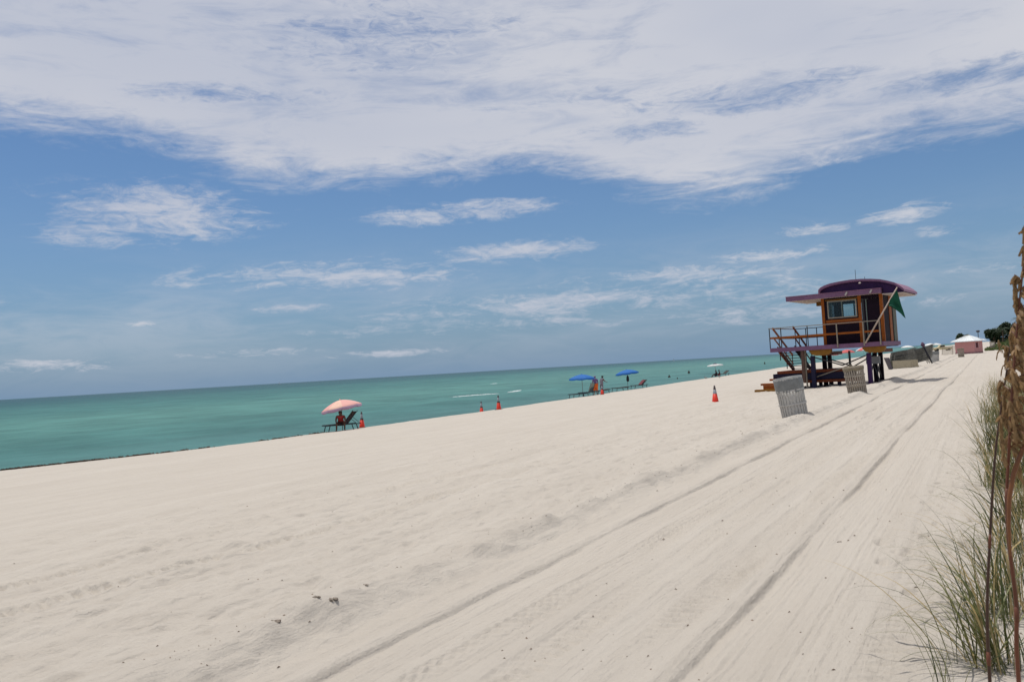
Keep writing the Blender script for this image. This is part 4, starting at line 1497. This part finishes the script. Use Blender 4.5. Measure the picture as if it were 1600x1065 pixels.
# low seated pair under the white umbrella
LOW = dict(pelvis=(0, .05, .20), spine=(0, .08, .40), chest=(0, .06, .60), neck=(0, .02, .75), head=(0, -.01, .83), crown=(0, -.02, .93),
           shl=(.18, .05, .67), ell=(.26, -.05, .45), wrl=(.20, -.25, .40), hal=(.16, -.33, .42), shr=(-.18, .05, .67), elr=(-.26, -.05, .45), wrr=(-.20, -.25, .40), har=(-.16, -.33, .42),
           hpl=(.10, -.02, .18), knl=(.15, -.36, .45), anl=(.16, -.58, .09), tol=(.18, -.70, .04), hpr=(-.10, -.02, .18), knr=(-.15, -.36, .42), anr=(-.16, -.60, .09), tor=(-.18, -.72, .04))
make_person('dark person sitting low at the left under the white umbrella', -33.9, 116.0, R(-60), LOW, M_SKIN, [('swimwear', M_DKCL, lambda c: c.z < .62 and c.y > -.2, .014)])
make_person('dark person sitting low at the right under the white umbrella', -33.8, 117.2, R(-75), LOW, M_SKIN, [('swimwear', mat('red swimwear', (.22, .03, .04), .8), lambda c: c.z < .40 and c.y > -.25, .014)])
# bathers standing in the sea
for i, (bx_, by_, dz_, lb) in enumerate(((-55.1, 156.5, -1.15, 'bather deep in the water left of the white umbrella'), (-62, 190, -.95, 'bather standing in the water above the white umbrella'), (-69.7, 299, -.85, 'bather near the tower left of the deck'), (-47.5, 139, -1.4, 'bather with only the head showing near the sand edge'))):
    make_person(lb, bx_, by_, R(30 * i), stand(), M_SKIN, [('swimwear', M_DKCL, lambda c: .7 < c.z < 1.05 and abs(c.x) < .22, .012)], z=WATER_Z + dz_)


# ------------------------------------------------------------------ gulls
def gull(label, x, y, rz):
    t = thing('seagull', label, 'bird', (x, y, ground(x, y) + .02), rz, 'gulls on the sand')
    mb = MB()
    mb.ball((0, 0, .17), (.20, .075, .075), 12, 7)
    mb.tube([(.13, 0, .20), (.18, 0, .27), (.20, 0, .31)], [.05, .035, .03], 8)
    mb.ball((.21, 0, .32), (.045, .035, .035), 8, 6)
    mb.build('body', M_GULL, t, True)
    mb = MB()
    mb.add([(-.14, -.05, .19), (-.14, .05, .19), (-.36, .03, .15), (-.36, -.03, .15), (-.14, 0, .22)], [(0, 1, 2, 3), (0, 3, 4), (1, 4, 2), (2, 4, 3)])
    mb.build('tail', M_DKSTEEL, t)
    mb = MB()
    mb.tube([(.25, 0, .315), (.30, 0, .305)], [.012, .004], 6)
    mb.build('beak', M_OCHRE, t)
    for s in (-1, 1):
        mb = MB()
        mb.tube([(0, s * .03, .12), (0.01, s * .03, -.02)], .008, 5)
        mb.build('leg', M_OCHRE, t)


gull('small grey bird on sand below the white umbrella, left of two', -31.5, 103.2, R(160))
gull('small grey bird on sand below the white umbrella, right of two', -29.7, 103.0, R(150))


# ------------------------------------------------------------------ sailing boats on the horizon
def boat(label, x, y, s):
    t = thing('sailing_boat', label, 'boat', (x, y, WATER_Z), R(70), 'boats on the horizon')
    t.scale = (s, s, s)
    mb = MB()
    mb.add([(-4, -1, .9), (2, -1.1, 1.0), (5, 0, 1.2), (2, 1.1, 1.0), (-4, 1, .9), (-3.5, -.5, -.2), (2, -.5, -.2), (4, 0, -.1), (2, .5, -.2), (-3.5, .5, -.2)],
           [(0, 1, 6, 5), (1, 2, 7, 6), (2, 3, 8, 7), (3, 4, 9, 8), (4, 0, 5, 9), (0, 4, 3, 2, 1)])
    mb.build('hull', M_WHITE, t)
    mb = MB()
    mb.tube([(.5, 0, .9), (.5, 0, 12)], .12, 6)
    mb.build('mast', M_GREY, t)
    mb = MB()
    mb.add([(.45, .02, 1.8), (.45, .02, 11.5), (-3.6, .25, 1.9), (.45, -.02, 1.8), (.45, -.02, 11.5), (-3.6, .21, 1.9)], [(0, 1, 2), (5, 4, 3), (1, 4, 5, 2), (0, 2, 5, 3)])
    mb.build('sail', M_WHITEU, t)


boat('tiny sailing boat on the horizon at the left', -2720, 2640, .9)
boat('tiny sailing boat on the horizon above the bathers', -1000, 2900, .9)

# ------------------------------------------------------------------ pink hut
hut = thing('beach_hut', 'small pink beach hut with a white hipped roof', 'hut', (-3.0, 150.5, ground(-3.0, 150)), R(-24))
S, HW = 1.45, 1.95


def hw(b):
    t = .1
    b.box(-S, S, -S, -S + t, -.1, HW)
    b.box(-S, S, S - t, S, -.1, HW)
    b.box(-S, -S + t, -S + t, S - t, -.1, HW)
    b.box(S - t, S, -S + t, -.9, -.1, HW)
    b.box(S - t, S, .0, S - t, -.1, HW)
    b.box(S - t, S, -.9, 0, -.1, .9)
    b.box(S - t, S, -.9, 0, 1.7, HW)


mb = MB()
hw(mb)
hwall = mb.build('wall', M_PINKW, hut)
mb = MB()
mb.box(S - .07, S - .05, -.9, 0, .9, 1.7)
mb.build('window', mat('dark red shutter', (.10, .02, .03), .7), hwall)
mb = MB()
mb.box(S - .02, S + .05, -.98, -.9, .85, 1.76)
mb.box(S - .02, S + .05, .0, .08, .85, 1.76)
mb.build('window_frame', mat('pale pink trim', (.62, .40, .42), .7), hwall)
mb = MB()
mb.box(-S - .03, S + .03, -S - .03, -S - .003, -.1, .25)
mb.box(S + .003, S + .03, -S - .003, S, -.1, .25)
mb.build('plinth', mat('mauve plinth', (.32, .17, .17), .8), hwall)
e = S + .48
mb = MB()
mb.add([(-e, -e, HW - .05), (e, -e, HW - .05), (e, e, HW - .05), (-e, e, HW - .05), (-.25, 0, HW + .98), (.25, 0, HW + .98), (-e, -e, HW + .06), (e, -e, HW + .06), (e, e, HW + .06), (-e, e, HW + .06)],
       [(6, 7, 5, 4), (7, 8, 5), (8, 9, 4, 5), (9, 6, 4), (0, 1, 7, 6), (1, 2, 8, 7), (2, 3, 9, 8), (3, 0, 6, 9), (3, 2, 1, 0)])
hroof = mb.build('roof', M_HUTR, hut)
mb = MB()
for k in range(9):
    u_ = -1 + 2 * k / 8
    mb.beam((u_ * e * .98, -e, HW + .08), (u_ * .25, -.06, HW + .98), .03, .03)
mb.build('roof_seam', M_WHITE, hroof)
mb = MB()
mb.tube([(1.2, .8, HW + .5), (1.2, .8, HW + 1.5)], .05, 6)
mb.ball((1.2, .8, HW + 1.5), (.3, .3, .18))
mb.build('roof_vent', M_DKSTEEL, hroof)
# timber screen and clutter left of the hut
sc = thing('folded_lounger_stack', 'brown grey stack of folded loungers left of the pink hut', 'lounger stack', (-6.1, 153, ground(-6.1, 153)), R(-20))
for k in range(9):
    mb = MB()
    mb.beam((-.9 + .03 * k, 0, .12 + .15 * k), (.9 + .02 * k, 0, .16 + .15 * k), .6, .06)
    mb.build('slat', M_SLATR if k % 2 else M_BOXW, sc)
for x_ in (-.8, .8):
    mb = MB()
    mb.beam((x_, -.34, 0), (x_ + .1, -.34, 1.45), .06, .04)
    mb.build('frame_post', M_SLATR, sc)

# pale vehicle far along the beach
tk = thing('beach_truck', 'pale yellow pickup truck parked far along the beach', 'truck', (-11.8, 262, ground(-11.8, 262)), R(200))
mb = MB()
mb.prism([(-2.4, .45), (2.4, .45), (2.45, .95), (1.2, 1.08), (.7, 1.08), (-2.4, 1.05)], -.9, .9)
mb.build('body', M_TRUCK, tk)
mb = MB()
mb.prism([(-.6, 1.082), (1.15, 1.082), (.6, 1.7), (-.5, 1.72)], -.8, .8)
cab = mb.build('cab', M_TRUCK, tk)
mb = MB()
mb.prism([(-.45, 1.15), (.95, 1.15), (.55, 1.62), (-.4, 1.62)], -.82, -.803)
mb.build('window', M_BLACK, cab)
mb = MB()
mb.prism([(-.45, 1.15), (.95, 1.15), (.55, 1.62), (-.4, 1.62)], .803, .82)
mb.build('window', M_BLACK, cab)
for x_ in (-1.5, 1.5):
    for s in (-1, 1):
        mb = MB()
        mb.tube([(x_, s * .72, .38), (x_, s * .92, .38)], .38, 14)
        mb.build('wheel', M_BLACK, tk)


# ------------------------------------------------------------------ trees
def leaf_cloud(mb, c, r, n, ls, rr):
    for i in range(n):
        while True:
            p = Vector((rr.uniform(-1, 1), rr.uniform(-1, 1), rr.uniform(-1, 1)))
            if .2 < p.length < 1:
                break
        q = Vector(c) + Vector((p.x * r[0], p.y * r[1], p.z * r[2]))
        a = Vector((rr.gauss(0, 1), rr.gauss(0, 1), rr.gauss(0, 1))).normalized()
        b = a.orthogonal().normalized()
        s = ls * rr.uniform(.6, 1.4)
        mb.add([q - a * s, q + b * s * .45, q + a * s, q - b * s * .45], [(0, 1, 2, 3)])


def tree(label, x, y, h, w, seed, m=None):
    rr = random.Random(seed)
    t = thing('broadleaf_tree', label, 'tree', (x, y, ground(x, y)), 0, 'trees behind the dune')
    mb = MB()
    mb.tube([(0, 0, -.2), (.1, 0, h * .25), (rr.uniform(-.3, .3), 0, h * .55)], [.22, .17, .10], 8)
    ends = []
    for k in range(5):
        a = k * 1.25 + rr.uniform(-.3, .3)
        ez = h * rr.uniform(.55, .8)
        e_ = (math.cos(a) * w * .5, math.sin(a) * w * .5, ez)
        mb.tube([(0.05, 0, h * .28), (e_[0] * .5, e_[1] * .5, ez * .8), e_], [.10, .07, .03], 6)
        ends.append(e_)
    mb.build('trunk', M_TRUNK, t)
    cb = MB()
    for e_ in ends:
        leaf_cloud(cb, e_, (w * rr.uniform(.35, .5), w * .42, h * rr.uniform(.16, .24)), 420, .26, rr)
    for k in range(5):
        leaf_cloud(cb, (rr.uniform(-.4, .4) * w, rr.uniform(-.4, .4) * w, h * rr.uniform(.55, .93)), (w * .34, w * .34, h * .13), 300, .24, rr)
    for k in range(4):
        leaf_cloud(cb, (rr.uniform(-.6, .6) * w, rr.uniform(-.6, .6) * w, h * rr.uniform(.12, .4)), (w * .4, w * .4, h * .15), 200, .26, rr)
    cb.build('crown', m or M_LEAFD, t)


def palm(label, x, y, h, seed):
    rr = random.Random(seed)
    t = thing('palm_tree', label, 'tree', (x, y, ground(x, y)), 0, 'palms behind the dune')
    mb = MB()
    mb.tube([(0, 0, -.2), (.15, 0, h * .5), (.1, .1, h)], [.2, .15, .12], 8)
    mb.build('trunk', M_TRUNK, t)
    for k in range(16):
        a = k * 2.4 + rr.uniform(-.2, .2)
        el_ = rr.uniform(-.3, 1.1)
        L_ = rr.uniform(1.6, 2.3)
        mbf = MB()
        pts_ = []
        for i in range(9):
            s = i / 8
            r_ = L_ * s * math.cos(el_ * (1 - s * .5))
            z_ = h + L_ * (s * math.sin(el_) - .75 * s * s)
            pts_.append(Vector((r_ * math.cos(a), r_ * math.sin(a), z_)))
        mbf.tube(pts_, [.03 - .003 * i for i in range(9)], 4)
        sd = Vector((-math.sin(a), math.cos(a), 0))
        for i in range(1, 9):
            for s in (-1, 1):
                l_ = .55 * math.sin(math.pi * (i / 9) ** .7) + .1
                p = pts_[i]
                d = (pts_[i] - pts_[i - 1]).normalized()
                tip = p + sd * s * l_ * .8 + d * l_ * .4 - Vector((0, 0, l_ * .35))
                mbf.add([p, p + d * .12, tip], [(0, 1, 2)])
        mbf.build('frond', M_LEAFD, t)


tree('dark rounded tree just right of the pink hut roof', 0.9, 210, 4.0, 2.6, 1)
tree('dark tree second right of the pink hut, above the dune plants', 4.3, 213, 4.4, 2.9, 2)
tree('dark tree behind the drooping golden seed head', 8.3, 216, 4.8, 3.1, 3)
tree('dark tree farthest right behind the tall grass stalks', 12.8, 218, 5.2, 3.4, 4)
palm('small palm rising above the dark trees behind the dune', 5.8, 204, 4.6, 5)
palm('low palm standing in front of the dark trees', 2.3, 205, 3.0, 6)
tree('faint low tree left of the pink hut, far along the beach', -7.8, 330, 5.0, 3.0, 8)


# green dune plants in front of the trees
def dune_cover():
    mb = MB()
    rr = random.Random(3)
    for i in range(9000):
        y = rr.uniform(110, 208) if i % 3 == 0 else rr.uniform(176, 208)
        x = rr.uniform(1.2, 16) + 1.5 if y < 176 else rr.uniform(-.9, 14)
        z = ground(x, y)
        s = rr.uniform(.12, .3)
        a = rr.uniform(0, 6.28)
        h = rr.uniform(.2, .75) * (.6 + .6 * (x > 3))
        mb.add([(x, y, z - .03), (x + s * math.cos(a), y + s * math.sin(a), z + h * .6), (x + s * 1.3 * math.cos(a + .6), y + s * 1.3 * math.sin(a + .6), z + h), (x + s * math.cos(a + 1.3), y + s * math.sin(a + 1.3), z + h * .4)], [(0, 1, 2, 3)])
    o = mb.build('dune_plants', M_LEAFM)
    tag(o, 'low green dune plants spread in front of the dark trees', 'plants', None, 'stuff')


dune_cover()


# ------------------------------------------------------------------ dune grass
def blade_pts(L, bend, n=9):
    """a blade growing from the origin, arching towards +x"""
    pts_ = []
    a = R(90)
    p = Vector((0, 0, 0))
    for i in range(n):
        pts_.append(p.copy())
        p = p + Vector((math.cos(a), 0, math.sin(a))) * (L / (n - 1))
        a -= bend / (n - 1) * (.35 + 1.4 * i / (n - 1))
    return pts_


def blade_add(mb, pts_, w, M=None):
    vs, fs = [], []
    n = len(pts_)
    for i, p in enumerate(pts_):
        s = i / (n - 1)
        ww = w * (1 - s ** 1.6) * (.55 + .45 * min(1, s * 4)) + .0004
        fold = Vector((0, 0, ww * .35))
        for q in (p + Vector((0, -ww, 0)) + fold, p.copy(), p + Vector((0, ww, 0)) + fold):
            vs.append(M @ q if M is not None else q)
    for i in range(n - 1):
        for k in range(2):
            fs.append((i * 3 + k, i * 3 + k + 1, i * 3 + k + 4, i * 3 + k + 3))
    mb.add(vs, fs)


BL = []
for i in range(10):
    mb = MB()
    blade_add(mb, blade_pts(1.0, R([35, 60, 85, 110, 130, 50, 95, 145, 75, 20][i]), 10), .0064)
    me_ = [mb.mesh('leaf_blade', m_) for m_ in (M_BLADE, M_BLADED, M_BLADEY)]
    for q in me_:
        q.polygons.foreach_set('use_smooth', [True] * len(q.polygons))
    BL.append(me_)


def clump(label, x, y, n, lo, hi, seed, spread=.12, dry=.25, tiltmax=55, bias=None, zup=0.0):
    rr = random.Random(seed)
    t = thing('sea_oats_clump', label, 'grass', (x, y, ground(x, y) - .01 + zup), 0, 'dune grass clumps near the camera')
    for k in range(n):
        u = rr.random()
        ms = 2 if u < dry else (1 if u < dry + .3 else 0)
        me_ = BL[rr.randrange(10)][ms]
        az = rr.uniform(0, 2 * math.pi) if bias is None or rr.random() > .55 else bias + rr.gauss(0, .5)
        L_ = rr.uniform(lo, hi)
        inst(me_, 'leaf_blade', t, (rr.gauss(0, spread), rr.gauss(0, spread), 0), (rr.gauss(0, .08), R(rr.uniform(0, tiltmax) * rr.random()), az), (L_, L_ * rr.uniform(.8, 1.5), L_))
    return t


def tussock(label, x, y, n, lo, hi, seed, spread=.2, dry=.3, dark=.35):
    """a clump farther off: its blades in one mesh per colour"""
    rr = random.Random(seed)
    t = thing('dune_grass_tussock', label, 'grass', (x, y, ground(x, y) - .01), 0, 'dune grass tussocks along the sand')
    mbs = [MB(), MB(), MB()]
    for k in range(n):
        u = rr.random()
        ms = 2 if u < dry else (1 if u < dry + dark else 0)
        L_ = rr.uniform(lo, hi)
        M = Matrix.Translation((rr.gauss(0, spread), rr.gauss(0, spread), 0)) @ Euler((rr.gauss(0, .1), R(rr.uniform(0, 40)), rr.uniform(0, 6.28))).to_matrix().to_4x4()
        blade_add(mbs[ms], blade_pts(L_, R(rr.uniform(20, 120)), 7), .0045 * rr.uniform(.8, 1.5), M)
    for mb, m_ in zip(mbs, (M_BLADE, M_BLADED, M_BLADEY)):
        if mb.v:
            tag(mb.build('blades', m_, t, True), kind='stuff')
    return t


WB = R(170)
clump('big green grass clump at the lower right corner, blades arching left', -.10, 5.15, 130, .40, .90, 31, .08, .22, 70, WB)
clump('green and straw grass clump just behind the corner clump', -.02, 6.15, 130, .40, .95, 32, .12, .35, 70, WB)
clump('loose grass clump with long thin blades beside the small footprints', .08, 8.2, 100, .45, 1.0, 33, .10, .25, 60, WB)
clump('low straw coloured grass clump against the right edge', .18, 7.1, 100, .30, .65, 34, .13, .6, 60)
clump('sparse few upright grass blades at the bottom of the picture', -.30, 4.60, 14, .30, .55, 35, .05, .1, 40, WB)
rr = random.Random(77)
TS = [('bushy grass tussock right of the vehicle lane, nearest of the row', .15, 11.6, 300, .4, .9, .16), ('dense dark green tussock half way along the dune edge', .16, 15.0, 420, .5, 1.0, .2), ('tall tussock behind the golden seed head', .55, 17.5, 420, .6, 1.1, .25),
      ('straw tussock deeper in the dune behind the stalks', .75, 13.0, 320, .5, .9, .25), ('green tussock at the far end of the grass edge', .25, 20.5, 420, .5, 1.0, .25), ('tussock behind the far end of the grass edge', .55, 25, 420, .6, 1.1, .3),
      ('straw tussock low on the sand beside the stalk base', .28, 9.6, 200, .3, .6, .15), ('tussock right of the dense dark green one', 1.5, 19.5, 420, .6, 1.1, .3), ('pale tussock where the dune meets the lane', .45, 31, 320, .5, .9, .3)]
for i, (lb, x_, y_, n_, lo_, hi_, sp_) in enumerate(TS):
    tussock(lb, x_, y_, n_, lo_, hi_, 100 + i, sp_, .3 if 'dark' not in lb else .15, .35 if 'dark' not in lb else .55)


def far_grass():
    rr = random.Random(9)
    mb = MB()
    for k in range(5200):
        y = 24 + 75 * rr.random() ** 1.6
        x = .9 + abs(rr.gauss(0, 1.6)) + .008 * y
        L_ = rr.uniform(.35, .9)
        M = Matrix.Translation((x, y, ground(x, y) - .02)) @ Euler((0, R(rr.uniform(0, 35)), rr.uniform(0, 6.28))).to_matrix().to_4x4()
        blade_add(mb, blade_pts(L_, R(rr.uniform(20, 110)), 4), .009, M)
    o = mb.build('dune_grass', M_BLADE, None, True)
    tag(o, 'dune grass spread along the dune farther off', 'grass', None, 'stuff')


far_grass()


# sea oats: stalk, drooping seed head of flat spikelets
def spikelet_mesh():
    mb = MB()
    L_, W_ = .019, .0040
    n = 7
    vs = []
    for i in range(n):
        s = i / (n - 1)
        w = W_ * math.sin(math.pi * min(.97, .08 + .9 * s)) ** .8
        for k, dz in ((-1, 0), (0, .0022), (1, 0), (0, -.0022)):
            vs.append((L_ * s, k * w * (1.0 if i % 2 else .86), dz))
    fs = []
    for i in range(n - 1):
        for k in range(4):
            fs.append((i * 4 + k, i * 4 + (k + 1) % 4, (i + 1) * 4 + (k + 1) % 4, (i + 1) * 4 + k))
    mb.add(vs, fs)
    return mb.mesh('spikelet', M_SEED)


SPK = spikelet_mesh()


def sea_oat(label, pts_, head_from, seed, n_branch, br_len, droop, m_stem, radii, sp_scale=1.0, flip=1):
    rr = random.Random(seed)
    base = Vector(pts_[0])
    t = thing('sea_oat_plant', label, 'grass stalk', base, 0, 'tall seed stalks at the right edge')
    P = [Vector(p) - base for p in pts_]
    # smooth the path
    path = []
    for i in range(len(P) - 1):
        p0, p1, p2, p3 = P[max(i - 1, 0)], P[i], P[i + 1], P[min(i + 2, len(P) - 1)]
        for k in range(6):
            s = k / 6
            path.append(.5 * ((2 * p1) + (p2 - p0) * s + (2 * p0 - 5 * p1 + 4 * p2 - p3) * s * s + (3 * p1 - p0 - 3 * p2 + p3) * s ** 3))
    path.append(P[-1])
    n = len(path)
    rad_ = [radii[0] + (radii[1] - radii[0]) * i / (n - 1) for i in range(n)]
    mb = MB()
    mb.tube(path, rad_, 8)
    stem = mb.build('stem', m_stem, t, True)
    # nodes along the stem
    for f in (.28, .5):
        k = int(n * f)
        mb = MB()
        d = (path[k + 1] - path[k]).normalized()
        mb.tube([path[k] - d * .008, path[k], path[k] + d * .022], [rad_[k] * 1.05, rad_[k] * 1.25, rad_[k] * 1.06], 8)
        mb.build('stem_node', M_STEM, t, True)
    head = MB()
    spots_ = []
    k0 = int(n * head_from)
    for b in range(n_branch):
        s = b / max(1, n_branch - 1)
        f = k0 + (n - 1 - k0) * s
        k = min(int(f), n - 2)
        o_ = path[k].lerp(path[k + 1], f - k)
        a = b * 2.4 + rr.uniform(-.4, .4)
        ln = br_len * (1 - .55 * s) * rr.uniform(.75, 1.15)
        d = Vector((math.cos(a) * .35 + droop[0], math.sin(a) * .35 + droop[1], .95))
        p = o_.copy()
        bp_ = [p.copy()]
        m_ = 8
        for i in range(m_):
            d = d + Vector((droop[0] * .2, droop[1] * .2, -.42))
            p = p + d.normalized() * ln / m_
            bp_.append(p.copy())
        head.tube(bp_, [.0012] * len(bp_), 4)
        for i in range(1, len(bp_)):
            for q in range(3):
                spots_.append((bp_[i - 1].lerp(bp_[i], .33 * q + .2), (bp_[i] - bp_[i - 1]).normalized()))
    hd = head.build('seed_head', M_STEM, t)
    for p, d in spots_:
        dr = (d * .55 + Vector((rr.gauss(0, .22) + .1, rr.gauss(0, .22), -.95))).normalized()
        e_ = dr.to_track_quat('X', 'Z').to_euler()
        o = inst(SPK, 'spikelet', hd, p, (e_.x + rr.uniform(-1.5, 1.5), e_.y, e_.z), (sp_scale * rr.uniform(.8, 1.2),) * 3)
    return t


# world points on the stalks (placed beside the camera, on the dune toe)
sea_oat('nearest tall seed stalk with a large drooping golden head at the right edge', [(.02, 1.93, 0.0), (.008, 1.92, .5), (.003, 1.912, 1.077), (.009, 1.909, 1.222), (.005, 1.902, 1.349), (.007, 1.90, 1.437), (.018, 1.902, 1.537), (.031, 1.905, 1.65), (.050, 1.91, 1.788), (.071, 1.918, 1.914), (.10, 1.93, 2.02)],
        .60, 41, 40, .125, (.16, .05), M_STEM, (.0050, .0013), 1.0)
sea_oat('thin dark stalk left of the large golden head', [(-.06, 2.09, 0.0), (-.055, 2.085, .55), (-.051, 2.08, 1.01), (-.045, 2.077, 1.17), (-.031, 2.079, 1.309), (-.013, 2.084, 1.462), (.002, 2.089, 1.558), (.021, 2.096, 1.655), (.045, 2.105, 1.78)],
        .80, 42, 14, .10, (.16, .04), M_STEMD, (.0046, .0013), .9)
sea_oat('thin pale seed stalk farther back left of the golden head', [(.42, 9.0, 0.05), (.36, 9.0, .7), (.30, 9.0, 1.35), (.22, 9.0, 1.9)],
        .70, 43, 10, .22, (-.02, 0), M_BLADEY, (.005, .0014), 1.3)
sea_oat('second thin pale seed stalk left of the golden head', [(.30, 9.8, 0.05), (.24, 9.8, .8), (.16, 9.8, 1.35), (.08, 9.8, 1.75)],
        .72, 44, 8, .2, (-.02, 0), M_BLADEY, (.005, .0014), 1.3)
# broad reddish leaf leaning out to the right of the near stalk
lf = thing('bent_leaf_stalk', 'bent orange brown leaf stalk curving right from the near stem', 'grass stalk', (.006, 1.885, 1.33), 0)
mb = MB()
mb.tube([(0, 0, 0), (.001, 0, .06), (.005, .002, .11), (.016, .006, .16), (.034, .013, .205), (.068, .025, .245), (.12, .04, .27)], [.002, .0036, .0042, .0044, .0042, .0032, .001], 8)
mb.build('leaf_sheath', mat('orange brown leaf', (.20, .075, .025), .5, var=.4), lf, True)


# ------------------------------------------------------------------ small litter on the sand
def detail_at(x, y):
    a, b = np.array([x], float), np.array([y], float)
    return float((macro(a, b) + detail(a, b))[0])


def make_clod(label, x, y, s, seed):
    rr = random.Random(seed)
    mb = MB()
    for i in range(4):
        mb.ball((rr.gauss(0, .45) * s, rr.gauss(0, .45) * s, .15 * s), (s * rr.uniform(.35, .7), s * rr.uniform(.3, .55), s * rr.uniform(.18, .34)), 7, 5)
    mb.v = [(a + rr.gauss(0, .12) * s, b_ + rr.gauss(0, .12) * s, c_ + rr.gauss(0, .06) * s) for a, b_, c_ in mb.v]
    o = mb.build('sand_clod', mat('shadowed grey sand', (.24, .20, .16), .95, var=.5, scale=60, bump=.6, bscale=90))  # clods of sand, their shadow put into the darker grey colour
    o.location = (x, y, detail_at(x, y) - .006)
    tag(o, label, 'seaweed', 'dark sand clods on the near sand')


make_clod('dark sand clod on the sand ridge, right of a touching pair', -4.28, 4.56, .038, 1)
make_clod('dark sand clod on the sand ridge, left of a touching pair', -4.36, 4.49, .026, 2)
make_clod('dark sand clod nearest the bottom edge on the sand ridge', -4.33, 4.06, .034, 3)
make_clod('dark sand clod farther along the sand ridge', -4.42, 5.10, .024, 4)
make_clod('lone dark sand clod on the right of the lane', -1.32, 8.1, .022, 5)


def litter():
    rr = random.Random(21)
    mb = MB()
    for i in range(520):
        u = rr.random()
        if u < .45:
            x, y = -4.45 + rr.gauss(0, .22), 3.3 + 22 * rr.random() ** 1.6
        elif u < .75:
            x, y = rr.uniform(-12, -4.5), 3.2 + 14 * rr.random() ** 1.4
        else:
            x, y = rr.uniform(-3, .3), 4.3 + 8 * rr.random() ** 1.5
        z = detail_at(x, y) + .001
        s = rr.uniform(.004, .013) * (1 + y * .035)
        a = rr.uniform(0, 6.28)
        c_, d_ = math.cos(a) * s, math.sin(a) * s
        k = rr.uniform(.25, .6)
        mb.add([(x - c_, y - d_, z), (x + d_ * k, y - c_ * k, z), (x + c_, y + d_, z), (x, y, z + s * .7)], [(0, 1, 3), (1, 2, 3), (2, 0, 3)])
    o = mb.build('sand_litter', mat('litter bits', (.27, .21, .16), .9, var=.5, scale=60))
    tag(o, 'tiny bits of shell and weed scattered over the sand', 'litter', None, 'stuff')


litter()
print('objects', len(bpy.data.objects))
